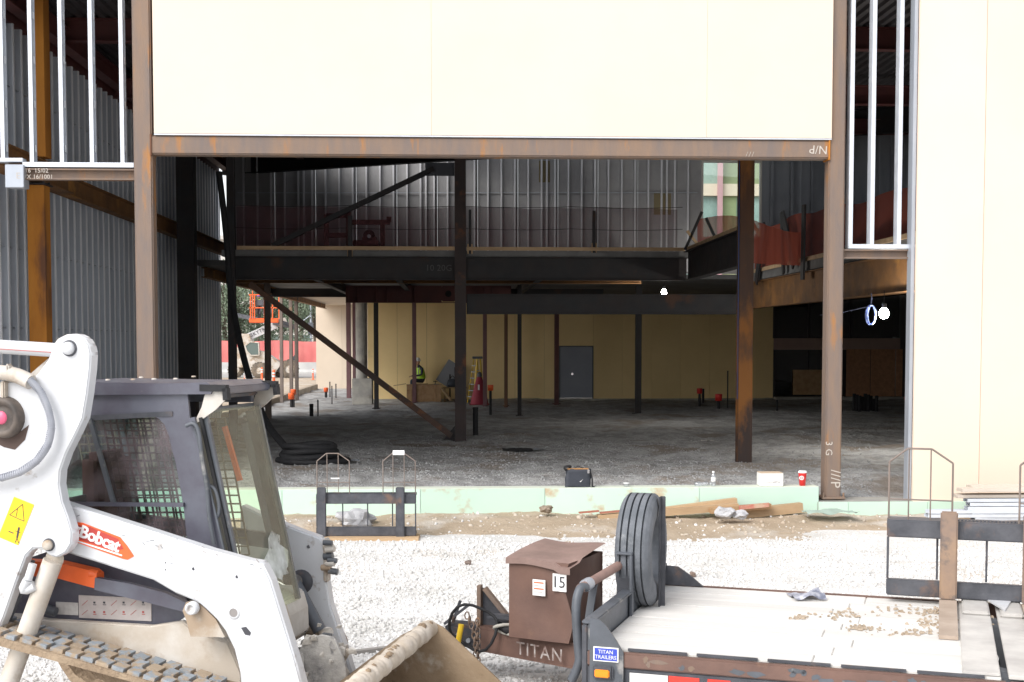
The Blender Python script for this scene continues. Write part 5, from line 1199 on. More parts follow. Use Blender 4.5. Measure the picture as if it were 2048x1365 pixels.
text('faded_lettering', 'TITAN', (T0+T1)/2*1.0+nrm*.03, -dirn, (0,0,1), .135, M('faded_letters', (.42,.38,.36), (.2,.13,.11), sc=18, rough=.8), t, spacing=1.12)
TT = t.children[-1]
MB().bev((tx-.30,ye+.01,zt_-.08),(tx+.06,ye+.19,zt_+.09),.02).obj('coupler', blackp, t)
cp = t.children[-1]
for k in range(4): MB().cyl((tx-.26+.08*k,ye+.005,zt_+.04*(k % 2)-.02),(tx-.26+.08*k,ye-.01,zt_+.04*(k % 2)-.02),.018,n=8).obj('bolt', galv, cp)
MB().rod((tx-.30,ye+.02,zt_+.09),(tx-.10,ye+.02,zt_+.25),.03,.02).rod((tx-.24,ye+.04,zt_+.10),(tx-.18,ye+.04,zt_+.27),.02,.02).obj('latch', blackp, cp)
# A-shaped bracket and hose
MB().ext([(tx-.04,ye+.06,zt_+.09),(tx+.24,ye+.06,zt_+.09),(tx+.20,ye+.06,zt_+.14),(tx+.03,ye+.06,zt_+.37),(tx-.04,ye+.06,zt_+.37)], (0,.03,0)).obj('jack_bracket', blackp, t)
MB().rod((tx+.02,ye+.03,zt_+.38),(tx+.26,ye+.03,zt_+.11),.05,.03).rod((tx-.02,ye+.03,zt_+.1),(tx-.02,ye+.03,zt_+.40),.05,.03).obj('bracket_flange', rust, t)
c = Vector((tx-.02,ye-.10,zt_+.11)); MB().tube([c+Vector((.19*math.cos(a),.03*math.sin(2*a)-.02,.165*math.sin(a)+.02*math.cos(3*a))) for a in [i*6.283/20 for i in range(20)]], .012, 6, closed=True).obj('black_hose', black, t)
# chain links
cx, cyy = tx-.06, ye-.14; m_link = MB(); m_link.tube([(.018*math.cos(a), 0, .028*math.sin(a)) for a in [i*6.283/10 for i in range(10)]], .006, 5, closed=True); lm = m_link.mesh('chain_link', rust)
for k in range(15):
    share('chain_link', lm, t, (cx+.07*math.sin(k*.25), cyy+.01*math.sin(k), zt_+.20-.036*k), rot=(0,.15*math.sin(k),math.pi/2*(k % 2)))
for k in range(13):
    share('chain_link', lm, t, (cx+.085, cyy, zt_+.16-.036*k), rot=(0,.1*math.sin(k),math.pi/2*(k % 2)))
MB().tube([(cx-.03,cyy-.04,zt_+.14),(cx-.05,cyy-.05,zt_+.02),(cx-.085,cyy-.05,zt_-.12)], .022, 8).obj('yellow_handle', yellowp, t)
MB().tube([(cx+.22,ye-.06,zt_+.13),(cx+.3,ye-.1,zt_+.10),(cx+.42,ye-.08,zt_+.14)], .03, 8).obj('cable_bundle', black, t)
MB().tube([(cx+.30+.10*math.cos(a),ye-.1+.03*math.sin(2*a),zt_+.11+.035*math.sin(a)) for a in [i*6.283/14 for i in range(14)]], .013, 6, closed=True).obj('rope_loop', M('pale_rope', (.45,.43,.38), rough=.9), t)
MB().bev((cx+.14,ye-.10,zt_+.17),(cx+.40,ye-.02,zt_+.21),.01).obj('grey_bar', blackp, t)
# lamp bracket post, crank tube
ts = Vector(TF.v(1232,1108,1.02)); 
MB().bev((ts.x,1.04,ZD-.2),(ts.x+.12,1.06,ts.z),.004).obj('stand_plate', blackp, t)
MB().bev((ts.x+.105,.98,ZD-.2),(ts.x+.125,1.039,ts.z),.004).bev((ts.x,.98,ts.z+.001),(ts.x+.125,1.05,ts.z+.018),.004).obj('stand_flange', greyp, t)
c0_ = Vector(TF.v(1160,1178,.35)); c1_ = Vector(TF.v(1248,1125,1.13))
MB().tube([c0_, c1_], .032, 12).obj('crank_tube', M('pink_rust_tube', (.30,.19,.16), (.22,.14,.12), sc=5, rough=.7), t)
MB().tube([c0_+Vector((.03,.05,.0)), c0_, Vector(TF.v(1152,1215,.30)), Vector(TF.v(1156,1290,.28)), Vector(TF.v(1158,1325,.27)), Vector(TF.v(1143,1362,.26))], .030, 10, sub=4).obj('crank_handle', greyp, t)
MB().rod(c0_.lerp(c1_,.3)+Vector((0,0,-.02)), Vector((-.15, c0_.lerp(c1_,.3).y-.05, ZD+.02)), .05, .02, (0,1,0)).obj('crank_strut', greyp, t)
MB().cyl(c0_.lerp(c1_,.1), c0_.lerp(c1_,.2), .042, n=12).obj('crank_collar', galv, t)
# axle and wheels under the deck (mostly hidden)
for y in (.35, TW-.35):
    for x in (1.5, 2.4):
        MB().lathe([(.1,-.11),(.27,-.12),(.30,-.07),(.30,.07),(.27,.12),(.1,.11)], (x,y,.30), (0,1,0), 20).obj('wheel', tyrem, t)
LOC[0] = False
trailer = t
# loose clods on deck
def dk(px, py, z=ZD): return AZ(px, py, z)
m = MB(); rng = random.Random(4)
for k in range(420):
    g_ = rng.choice(((1690,1232,60,7),(1800,1222,60,10),(1860,1228,30,14),(1870,1250,40,8),(1720,1258,28,4),(1830,1268,60,8),(1600,1236,12,4),(1960,1240,30,10)))
    p = dk(rng.gauss(g_[0],g_[2]*.6), rng.gauss(g_[1],g_[3]*.6)); s = rng.uniform(.003,.013)
    vs = [p+Vector((rng.uniform(.6,1.3)*s*a, rng.uniform(.6,1.3)*s*b, max(.002,s*.8*(c+.6)))) for a, b, c in ((-1,-1,-.5),(1,-1,-.5),(1,1,-.5),(-1,1,-.5),(-.6,-.6,1),(.6,-.5,1),(.6,.6,.8),(-.5,.6,.9))]
    m.add(vs, [(4,5,6,7),(0,1,5,4),(1,2,6,5),(2,3,7,6),(3,0,4,7)])
o = m.obj('dirt_clods', M('dry_clods', (.44,.36,.28), (.32,.25,.18), sc=9, rough=.95, world=True)); o['kind'] = 'stuff'
p = dk(1612,1196); m = MB(); m.grid(p.x-.12, p.x+.12, p.y-.13, p.y+.13, 12, 12, lambda x, y: ZD+.012+.07*max(0,nz2(x,y,8,2)+.25)); tag(m.obj('crumpled_rag', M('blue_grey_rag', (.14,.15,.20), (.5,.5,.55), sc=14, rough=.8)), 'crumpled grey and white rag on the trailer deck', 'rag')
# spare tyre
tc = Vector(TF.v(1283,1098,1.42)); R_ = .405; ax = Vector((1,0,0))
t = thing('spare_tyre', 'big grooved spare tyre standing upright behind the brown box', 'tyre', TF.m @ Vector((tc.x,tc.y,tc.z)), TF.rz+rad(1.5)); LOC[0] = True
O = Vector((0,0,0)); hw = .118
def torus(prof, nm, mt_, par, n=64): return MB().lathe(prof, O, (1,0,0), n).obj(nm, mt_, par)
grooves = (-.075,-.025,.025,.075); pr = [(R_*.56,-hw+.02),(R_*.62,-hw-.005),(R_*.80,-hw-.012),(R_*.93,-hw),(R_*.985,-hw+.02)]
x = -hw+.02
for g_ in grooves: pr += [(R_+.004*math.cos(g_*8),g_-.0095),(R_+.004*math.cos(g_*8),g_-.0067),(R_-.022,g_-.0055),(R_-.022,g_+.0055),(R_+.004*math.cos(g_*8),g_+.0067),(R_+.004*math.cos(g_*8),g_+.0095)]
pr += [(R_*.985,hw-.02),(R_*.93,hw),(R_*.80,hw+.012),(R_*.62,hw+.005),(R_*.56,hw-.02),(R_*.58,0),(R_*.56,-hw+.02)]
tr_o = torus(pr, 'tread', tyrem, t)
for f in tr_o.data.polygons: f.use_smooth = abs(f.normal.x) < .5 or f.center.length < R_*.95
MB().bev((hw+.02,-.07,-R_*1.2),(hw+.03,-.02,R_*.97),.004).bev((hw+.02,-.02,-R_*1.2),(hw+.06,-.008,R_*.97),.004).obj('clamp_channel', blackp, t)
LOC[0] = False
# brown tongue box
_a, _b = AZ(1018,1274,.41), AZ(1137,1288,.41); TB = Fr((_a.x,_a.y,0), math.atan2(_b.y-_a.y, _b.x-_a.x))
zb0 = .41; zb1 = TB.p(1022,1118,0)[1]
t = thing('tool_box', 'dented brown steel box with hinged lid and number 15 on the trailer tongue', 'box', TB.o, TB.rz); LOC[0] = True
wB = (_b-_a).length; dB = .60
def dent(x, z): return .012*math.sin(x*9+z*4)*math.sin(z*7)
n = 14; vs = []; 
for j in range(n+1):
    for i in range(n+1): x = wB*i/n; z = zb0+(zb1-zb0)*j/n; vs.append((x+ (.03*math.sin(j/n*math.pi*2) if i == n else 0)*(i/n), dent(x,z) if 0 < i < n else 0, z))
MB().add(vs, [(j*(n+1)+i, j*(n+1)+i+1, (j+1)*(n+1)+i+1, (j+1)*(n+1)+i) for j in range(n) for i in range(n)], True).obj('front_panel', brownp, t)
vs = []
for j in range(n+1):
    for i in range(n+1): y = dB*i/n; z = zb0+(zb1-zb0)*j/n; vs.append((wB+(.03*math.sin(j/n*math.pi*2))*(1-i/n)+.010*math.sin(y*11+z*5)*(i/n), y, z))
MB().add(vs, [(j*(n+1)+i, j*(n+1)+i+1, (j+1)*(n+1)+i+1, (j+1)*(n+1)+i) for j in range(n) for i in range(n)], True).obj('side_panel', brownp, t)
MB().box((-.002,.02,zb0),(.0,dB,zb1)).box((0,dB,zb0),(wB,dB+.004,zb1)).box((0,.01,zb0),(wB-.01,dB,zb0+.004)).obj('rear_panels', brownp, t)
vs = []; nn = 12
for j in range(nn+1):
    for i in range(nn+1): u, v = i/nn, j/nn; vs.append((-.012+u*(wB+.035), -.03+v*(dB+.05), zb1+.012+.05*v-.01*u+.012*math.sin(u*5+v*3)-.02*(u > .8)*(v < .3)))
li = MB().add(vs, [(j*(nn+1)+i, j*(nn+1)+i+1, (j+1)*(nn+1)+i+1, (j+1)*(nn+1)+i) for j in range(nn) for i in range(nn)], True)
li.add([Vector(v)-Vector((0,0,.045)) for v in vs[:nn+1]]+vs[:nn+1], [(i,i+1,nn+2+i,nn+1+i) for i in range(nn)]); lo_ = li.obj('lid', M('pinkish_brown_lid', (.27,.18,.155), (.20,.135,.115), sc=4, rough=.6, bump=.1), t)
MB().box((wB*.78,.1,zb1-.19),(wB*.78+.09,.11,zb1-.06)) # placeholder volume for 15 plates
for (x, s_) in ((wB*.80,'1'),(wB*.915,'5')):
    w_ = .03 if s_ == '1' else .05
    MB().box((x-w_/2-.006,-.020,zb1-.20),(x+w_/2+.006,-.0145,zb1-.075)).obj('number_plate', card, t)
    text('number', s_, (x,-.022,zb1-.137), (1,0,0), (0,0,1), .115, printm, t)
pl_ = MB().box((wB*.42,-.018,zb1-.245),(wB*.42+.10,-.0135,zb1-.13)).obj('rating_plate', card, t)
for k in range(4): MB().box((wB*.42+.012,-.0205,zb1-.155-.022*k),(wB*.42+.088-.01*(k % 2),-.0185,zb1-.147-.022*k)).obj('plate_print', paper if k % 2 else orangep, pl_)
LOC[0] = False
# fork frame on the trailer
p = AZ(1772, 1190, ZD+.05)
Ft = Fr((p.x, p.y, ZD+.055), rad(-21.0))
e1 = Ft.l(AZ(1895,1278,ZD+.01)); 
fork_frame('fork_frame', 'large rusty fork frame standing at the far side of the trailer deck', Ft, 1.36, .56, ((Ft.p(1880,1100,-.1)[0], abs(e1.y)-.10),(Ft.p(2046,1100,-.1)[0], abs(e1.y)+.1)))

# ================================================================ TRACK LOADER
o_ = CAMP + ray(300,682)*7.6; LF = Fr((o_.x, o_.y, 0), rad(-14.7))
t = thing('track_loader', 'white compact track loader with tinted dark cab, facing right in the left foreground', 'track loader', LF.o, LF.rz); LOC[0] = True
L3 = lambda pts, off: [LF.v(px, py, off) for px, py in pts]
loader = t
def plate(nm, pts, off, th, mt_, par=None, bev=0):
    m = MB(); P_ = L3(pts, off); m.ext(P_, (0, th, 0)); 
    o = m.obj(nm, mt_, par or t)
    if bev:
        bm = bmesh.new(); bm.from_mesh(o.data); bmesh.ops.remove_doubles(bm, verts=bm.verts[:], dist=1e-5); 
        bmesh.ops.bevel(bm, geom=[e for e in bm.edges if e.calc_face_angle(0) > .3 and e.calc_length() > .02 or True and e.calc_face_angle(0) > 1.2], offset=bev, segments=3, affect='EDGES', clamp_overlap=True)
        bm.to_mesh(o.data); bm.free()
        for f in o.data.polygons: f.use_smooth = f.area < .002
    return o
# --- near lift arm
arm_pts = [(118,1004),(300,1062),(420,1101),(498,1122),(524,1126),(542,1162),(566,1240),(592,1325),(618,1420),(484,1420),(479,1345),(468,1300),(450,1263),(432,1239),(412,1220),(395,1205),(350,1187),(304,1160),(215,1132),(131,1106)]
arm = plate('lift_arm', arm_pts, 0, .10, whitep, bev=.012)
m = MB(); m.ext(L3([(365,1222),(372,1205),(392,1202),(412,1220),(432,1240),(450,1275),(381,1274),(372,1240)], .03), (0,.05,0)).obj('arm_gusset', whited, arm)
c = LF.v(384,1217,-.005); MB().lathe([(0,-.012),(.018,-.012),(.022,-.022),(.036,-.022),(.040,.02)], c, (0,1,0), 20).obj('grease_boss', whitep, arm)
for (px, py, r) in ((387,1138,.009),(474,1154,.009),(331,1126,.004),(331,1140,.004)):
    MB().cyl(LF.v(px,py,-.002), LF.v(px,py,.004), r, n=12).obj('bolt_hole', printm, arm)
c = LF.v(467,1226,-.004); MB().lathe([(.026,-.001),(.038,-.001),(.040,.004)], c, (0,1,0), 20).obj('pin_boss', whitep, arm); MB().lathe([(0,.001),(.026,.001)], c, (0,1,0), 20).obj('pin_bore', M('dirty_bore', (.25,.23,.22), rough=.7), arm)
MB().ext(L3([(482,1256),(492,1254),(502,1266),(500,1272),(490,1270)], -.0015), (0,.003,0)).obj('slot_hole', printm, arm)
rs_ = random.Random(12)
for k in range(26):
    u = rs_.random(); px_ = 150+u*400; py_ = (1030+u*95)+rs_.uniform(0,55)
    a = LF.v(px_, py_, -.0015); l = rs_.uniform(.006,.03); an = rs_.uniform(-.9,.4)
    MB().rod(a, a+Vector((l*math.cos(an),0,l*math.sin(an))), .002, rs_.uniform(.001,.003), (0,0,1)).obj('paint_scratch', greyp if k % 3 else rust, arm)
# decal with lettering
dec = [(144,1044),(165,1046),(240,1075),(254,1092),(268,1113),(255,1120),(245,1118),(144,1082)]
d_ = MB().ext(L3(dec, -.0035), (0,.003,0)).obj('decal', M('orange_red_decal', (.85,.12,.03), rough=.4), arm)
MB().ext(L3([(180,1054),(236,1078),(247,1098),(230,1104),(150,1076),(150,1050)], -.0050), (0,.001,0)).obj('decal_shade', M('dark_red_decal', (.42,.05,.04), rough=.4), d_)
a_, b_ = LF.v(160,1066,-.006), LF.v(236,1097,-.006); dx = (b_-a_)
text('decal_lettering', 'Bobcat', (a_+b_)/2+Vector((.005,0,.008)), dx, (-dx.z*.0-.12,0,1), .104, M('decal_white', (.95,.95,.95), rough=.4), arm, bold=.003, spacing=.92)
MB().ext(L3([(150,1052),(164,1056),(156,1063),(160,1072),(152,1070)], -.0062), (0,.001,0)).obj('animal_head_mark', bpy.data.materials['decal_white'], d_)
MB().ext(L3([(148,1079),(244,1110),(244,1113),(148,1082)], -.0062), (0,.001,0)).obj('decal_stripe', bpy.data.materials['decal_white'], d_)
# --- rear tower of the arm (big white plate)
tower_pts = [(98,716),(104,694),(116,678),(134,669),(152,668),(168,676),(178,690),(182,708),(180,740),(174,790),(166,838),(152,868),(132,908),(120,942),(118,970),(124,1004),(136,1036),(144,1064),(143,1088),(132,1106),(114,1116),(98,1112),(84,1098),(66,1098),(52,1112),(34,1160),(8,1235),(-20,1300),(-120,1300),(-160,1100),(-140,900),(-60,790),(-20,765),(40,762),(72,752)]
tw = plate('arm_tower', tower_pts, -.13, .09, whitep, bev=.010)
plate('tower_inner_plate', [(98,716),(104,694),(116,678),(134,669),(152,668),(172,676),(184,692),(187,712),(184,745),(178,795),(169,842),(156,870),(137,910),(126,942),(124,970),(130,1004),(142,1036),(150,1064),(148,1088),(136,1106),(114,1112),(98,1100),(60,1090),(0,1100),(-60,1000),(0,800)], -.03, .03, whited, tw)
def pin(px, py, off, r, mt1=whitep, mt2=blackp, par=None):
    c = LF.v(px, py, off); b = MB().lathe([(0,-.03),(r*.8,-.03),(r*.86,-.02),(r*.86,.0)], c, (0,1,0), 24).obj('pivot_pin', mt1, par or tw)
    MB().lathe([(r*.88,-.008),(r*1.05,-.01),(r*1.1,.0)], c, (0,1,0), 24).obj('pin_ring', mt2, b)
pin(139,697,-.13,.044); pin(98,1090,-.13,.035,whited)
c = LF.v(12,835,-.13)
MB().lathe([(.02,-.05),(.05,-.05),(.075,-.035),(.085,-.06),(.115,-.06),(.125,.0)], c, (0,1,0), 28).obj('hub', M('greasy_hub', (.06,.05,.045), (.14,.11,.09), sc=9, rough=.6), tw)
MB().lathe([(0,-.062),(.035,-.06),(.04,-.05)], c, (0,1,0), 14).obj('pink_cap', M('pink_plastic', (.7,.12,.22), rough=.4), tw)
MB().ext(L3([(0,855),(18,872),(35,868),(58,850),(50,880),(30,900),(8,895),(-20,880)], -.132), (0,.001,0)).obj('grease_stain', M('grease', (.08,.05,.04), rough=.7), tw)
# warning sticker
st = [(28,994),(68,1010),(36,1091),(-4,1074)]; s_ = MB().ext(L3(st, -.133), (0,.002,0)).obj('warning_sticker', M('yellow_sticker', (.90,.58,.02), rough=.4), tw)
def stroke(pts, w=.0035, off=-.1345): 
    P_ = L3(pts, off); m = MB()
    for a, b in zip(P_[:-1], P_[1:]): m.rod(a, b, .001, w, (0,0,1) if abs((b-a).z) < abs((b-a).x) else (1,0,0))
    return m.obj('sticker_print', printm, s_)
stroke([(45,1009),(19,1030),(48,1043),(45,1009)]); stroke([(35,1018),(32,1034)], .003); stroke([(17,1063),(27,1067)], .006); stroke([(38,1055),(34,1076)], .012); stroke([(30,1062),(41,1066)], .003); stroke([(34,1076),(30,1086)], .004); stroke([(34,1076),(37,1087)], .004)
# link rod, hose, fittings
a, b = LF.v(-60,690,-.08), LF.v(116,701,-.08); MB().tube([a, b], .042, 14).obj('link_rod', whitep, t)
MB().rod(a+Vector((0,-.041,-.012)), b+Vector((-.02,-.041,-.012)), .003, .004).obj('rod_stripe', fadedred, t)
MB().tube([LF.v(x, y, -.19) for x, y in ((60,760),(82,785),(97,820),(103,855),(96,890),(74,922),(40,945),(0,957),(-40,960))], .020, 10, sub=6).obj('corrugated_hose', M('grey_hose', (.36,.37,.41), (.28,.29,.33), sc=8, rough=.5), t)
hs = t.children[-1]; ring = MB()
pts_ = [LF.v(x, y, -.19) for x, y in ((60,760),(82,785),(97,820),(103,855),(96,890),(74,922),(40,945),(0,957))]
for i in range(len(pts_)-1):
    for k in range(9): u = k/9; ring.cyl(pts_[i].lerp(pts_[i+1],u), pts_[i].lerp(pts_[i+1],u+.05), .0232, n=10)
ring.obj('hose_ridges', bpy.data.materials['grey_hose'], hs)['kind'] = 'stuff'
MB().tube([LF.v(-40,745,-.16), LF.v(0,745,-.16), LF.v(35,752,-.16), LF.v(62,765,-.17)], .045, 10, sub=3).obj('hose_fitting', whited, t)
MB().bev(LF.v(8,752,-.2), LF.v(28,728,-.14), .01).obj('fitting_block', whited, t)
MB().bev(LF.v(0,800,-.17), LF.v(20,762,-.11), .008).obj('valve_bracket', whited, t)
# --- lift cylinder (white) at the near side
MB().tube([LF.v(106,1122,-.07), LF.v(14,1375,-.10)], .058, 18).obj('lift_cylinder', whited, t)
MB().lathe([(0,0),(.05,0),(.06,.02)], LF.v(106,1118,-.07), (0,1,0), 16).obj('cylinder_eye', whited, t)
MB().tube([LF.v(66,1128,-.14), LF.v(56,1160,-.15)], .024, 10).tube([LF.v(56,1160,-.15), LF.v(48,1180,-.14), LF.v(70,1172,-.13)], .03, 10, sub=4).obj('hydraulic_fitting', whitep, t)
MB().tube([LF.v(66,1122,.0), LF.v(40,1190,.02), LF.v(10,1260,.02)], .014, 8).obj('hydraulic_line', greyp, t)
# --- tilt guard orange + dark bar
m = MB(); P_ = L3([(44,1122),(115,1126),(183,1142),(193,1150),(192,1178),(118,1158),(40,1150)], .13); m.ext(P_, (0,.09,0)); m.obj('hose_guard', orange, t)
MB().tube([LF.v(180,1146,.15), LF.v(196,1150,.16)], .03, 12).obj('guard_lip', orange, t)
plate('side_strut', [(190,1156),(260,1168),(330,1186),(372,1206),(366,1224),(300,1207),(188,1180)], .12, .04, cabm)
# --- body side
MB().ext(L3([(-40,1150),(120,1095),(300,1140),(366,1200),(372,1232),(350,1247),(310,1256),(90,1240),(-40,1236)], .30), (0,.05,0)).obj('side_panel', cabm, t)
sp = t.children[-1]
MB().box(LF.v(112,1229,.293), LF.v(157,1206,.299)).obj('white_label', paper, sp)
lb = MB().box(LF.v(158,1236,.293), LF.v(303,1197,.299)).obj('pictogram_label', M('dusty_label', (.55,.50,.48), (.48,.43,.41), sc=12, rough=.7), sp)
for i in range(7):
    for j in range(2):
        a = LF.v(170+19.5*i, 1207+19*j, .291); mm = MB()
        if i in (0, 3, 5): mm.rod(a+Vector((-.022,0,-.015)), a+Vector((.018,0,.018)), .001, .003)
        else: mm.box(a+Vector((-.010,0,-.002)), a+Vector((.004,.001,.010))).box(a+Vector((-.012,0,-.012)), a+Vector((.010,.001,-.008)))
        mm.obj('pictogram', fadedred if (i in (0,3,5) or j) else printm, lb)
MB().tube([LF.v(84,1215,.25), LF.v(112,1225,.25)], .03, 10).obj('grey_lug', greyp, t)
# lower white frame, track guard
plate('track_frame', [(-40,1225),(60,1233),(90,1240),(300,1253),(366,1243),(384,1262),(455,1285),(482,1345),(488,1420),(340,1420),(250,1345),(180,1305),(100,1272),(-40,1250)], .20, .06, whited, bev=.01)
plate('mud_layer', [(60,1268),(100,1275),(180,1308),(250,1345),(320,1375),(420,1420),(300,1420),(180,1345),(100,1310),(40,1290)], .10, .10, mudm)
# tracks
def track(y0, y1, lab):
    tr_ = bpy.data.objects.new('track', None); 
    # loop profile in local x,z (rear high sprocket, front low idler)
    A = LF.p(-200,1215,y0 if y0 < 0 else 0); zt1 = LF.p(60,1275,-.10)[1]; zt2 = LF.p(380,1368,-.10)[1]
    xA = LF.p(60,1275,-.10)[0]; xB = LF.p(380,1368,-.10)[0]; sl = (zt2-zt1)/(xB-xA)
    top = [(x, zt1+sl*(x-xA)) for x in np.linspace(xA-.75, xB+.15, 40)]
    fr_ = [(xB+.15+.16*math.sin(a), top[-1][1]-.17+.17*math.cos(a)) for a in np.linspace(.3, math.pi, 10)]
    zb = .03; bot = [(x, zb) for x in np.linspace(xB+.05, xA-.55, 34)]; fr_ = [(x, max(z, zb)) for x, z in fr_]
    re = [(xA-.6-.28*math.sin(a), zb+.24+(top[0][1]-zb-.24)*(a/math.pi)-.24*math.cos(a)*(1-a/math.pi)) for a in np.linspace(0.2, math.pi, 12)]
    loop = top+fr_+bot+re
    m = MB(); n = len(loop); vs = []
    for x, z in loop: vs += [(x,y0,z),(x,y1,z)]
    m.add(vs, [(2*i,2*((i+1) % n),2*((i+1) % n)+1,2*i+1) for i in range(n)])
    cx_ = sum(p[0] for p in loop)/n; cz_ = sum(p[1] for p in loop)/n
    inn = [(cx_+(x-cx_)*.95, cz_+(z-cz_)*.86) for x, z in loop]
    vs2 = []
    for (x,z),(xi,zi) in zip(loop, inn): vs2 += [(x,y0,z),(xi,y0,zi)]
    m.add(vs2, [(2*i,2*i+1,2*((i+1) % n)+1,2*((i+1) % n)) for i in range(n)]); vs2 = []
    for (x,z),(xi,zi) in zip(loop, inn): vs2 += [(xi,y0,zi),(xi,y1,zi)]
    m.add(vs2, [(2*i,2*i+1,2*((i+1) % n)+1,2*((i+1) % n)) for i in range(n)])
    to = m.obj('track', mudm, t)
    lugm = M('blue_grey_lug', (.29,.33,.37), (.24,.26,.28), sc=6, rough=.85, c3=(.36,.28,.20), a3=.48, sc3=9, bump=.4) if 'blue_grey_lug' not in bpy.data.materials else bpy.data.materials['blue_grey_lug']
    k = 0; w = y1-y0
    for i in range(0, 39, 2):
        (xa_, za_), (xb_, zb_) = top[i], top[i+1]; d = Vector((xb_-xa_,0,zb_-za_)).normalized(); nn_ = Vector((-d.z,0,d.x)); c = Vector((xa_,0,za_))
        for r in range(3):
            yc = y0+w*(.18+.32*r); cc = c+Vector((0,yc,0))+d*(.055 if r % 2 else 0)+nn_*.008
            if k % 1 == 0: MB().rod(cc-Vector((0,w*random.uniform(.10,.15),0)), cc+Vector((0,w*random.uniform(.10,.15),0)), random.uniform(.065,.085), .03, nn_+Vector((random.uniform(-.08,.08),random.uniform(-.08,.08),0))).obj('tread_block', lugm, to)
            k += 1
    for xw_ in np.linspace(xA-.4, xB, 4): MB().cyl((xw_,y0+.1,.19),(xw_,y1-.1,.19),.13,n=18).obj('roller', M('muddy_roller', (.2,.15,.11), rough=.8) if 'muddy_roller' not in bpy.data.materials else bpy.data.materials['muddy_roller'], to)
    return to
track(-.24, .13, 'near'); track(1.42, 1.79, 'far')
# --- cab
yc0, yc1 = .36, 1.12
def Lc(px, py, off=yc0): return LF.v(px, py, off)
roofz = Lc(300, 775).z
P_out = [(120,1120),(130,960),(140,800),(165,787),(345,772),(404,772),(404,800),(392,836),(388,850),(410,950),(436,1060),(452,1120),(300,1090)]
win = [(150,845),(171,833),(264,828),(303,831),(325,843),(338,872),(345,900),(351,925),(367,1004),(372,1090),(300,1062),(150,1015)]
# frame around the window as strips
fr1 = MB()
def strip(pts_o, pts_i, off, nm, mt_, th=.02):
    m = MB(); A_ = L3(pts_o, off); B_ = L3(pts_i, off); n = len(A_); vs = A_+B_+[v+Vector((0,th,0)) for v in A_+B_]
    m.add(vs, [(i,i+1,n+i+1,n+i) for i in range(n-1)]+[(2*n+n+i, 2*n+n+i+1, 2*n+i+1, 2*n+i) for i in range(n-1)]+[(n+i,n+i+1,3*n+i+1,3*n+i) for i in range(n-1)]+[(i+1,i,2*n+i,2*n+i+1) for i in range(n-1)]); return m.obj(nm, mt_, t)
cabf = strip([(110,800),(165,785),(260,779),(345,773),(372,772),(376,800),(380,840),(390,880),(400,925),(428,1040),(452,1125)], [(110,845),(171,833),(264,828),(303,831),(318,838),(329,850),(338,872),(344,900),(351,925),(366,1004),(378,1115)], yc0, 'cab_side_frame', cabm)
MB().ext(L3([(110,835),(345,823),(345,833),(110,845)], yc0-.006), (0,.005,0)).obj('frame_seam', blackp, cabf)
MB().rod(Lc(130,1008,yc0-.012), Lc(368,1010,yc0-.012), .02, .025).obj('sill_bar', cabm, cabf)
MB().rod(Lc(180,838,yc0-.01), Lc(228,1008,yc0-.01), .02, .028, (1,0,0)).obj('window_divider', greyp, cabf)
MB().ext(L3([(110,840),(171,831),(264,826),(303,829),(325,841),(338,870),(351,925),(367,1004),(380,1112),(300,1085),(110,1030)], yc0+.012), (0,.004,0)).obj('side_window', glass_cab, cabf)
# interior grille (punched guard) behind the near window and on the far side, front floor
def grille(off, pts_rect, nx, ny, nm, mt_=wmesh, th=.007):
    (xa_, ya_), (xb_, yb_) = pts_rect; m = MB()
    for i in range(nx+1): px = xa_+(xb_-xa_)*i/nx; m.rod(Lc(px, ya_, off), Lc(px+ (yb_-ya_)*.18, yb_, off), th, th, (1,0,0))
    for j in range(ny+1): py = ya_+(yb_-ya_)*j/ny; m.rod(Lc(xa_+(py-ya_)*.18, py, off), Lc(xb_+(py-ya_)*.18, py, off), th, th)
    o = m.obj(nm, mt_, t); o['kind'] = 'stuff'; return o
grille(yc0+.05, ((205,832),(326,1085)), 9, 17, 'wire_guard', wmesh, .010)
grille(yc1-.03, ((150,838),(450,1110)), 16, 16, 'far_wire_guard', M('dim_wire', (.16,.13,.10), rough=.6), .010)
# cab shell: far side frame, back, roof
xr0 = Lc(120,790).x; xf_t = Lc(404,790).x; xf_m = Lc(392,860).x; xf_b = Lc(452,1120).x; zr = Lc(300,776).z; zf = Lc(452,1120).z
far = MB(); far.rod((xf_m,yc1,Lc(392,860).z),(xf_b,yc1,zf),.05,.09,(0,1,0)).rod((xr0,yc1,zr-.06),(xf_t,yc1,zr-.06),.05,.12).rod((xr0+.05,yc1,zr-.1),(xr0+.05,yc1,zf),.05,.1,(0,1,0)).rod((xr0,yc1,zf+.12),(xf_b,yc1,zf),.05,.1)
far.obj('far_side_frame', cabm, t)
MB().box((xr0+.02,yc0+.03,zf-.25),(xr0+.05,yc1-.03,zf+.35)).box((xr0+.02,yc0+.03,zr-.3),(xr0+.05,yc1-.03,zr-.1)).obj('rear_panel', cabm, t)
MB().box((xr0+.05,yc0+.03,zf-.28),(xf_b,yc1-.03,zf-.22)).obj('cab_floor', blackp, t)
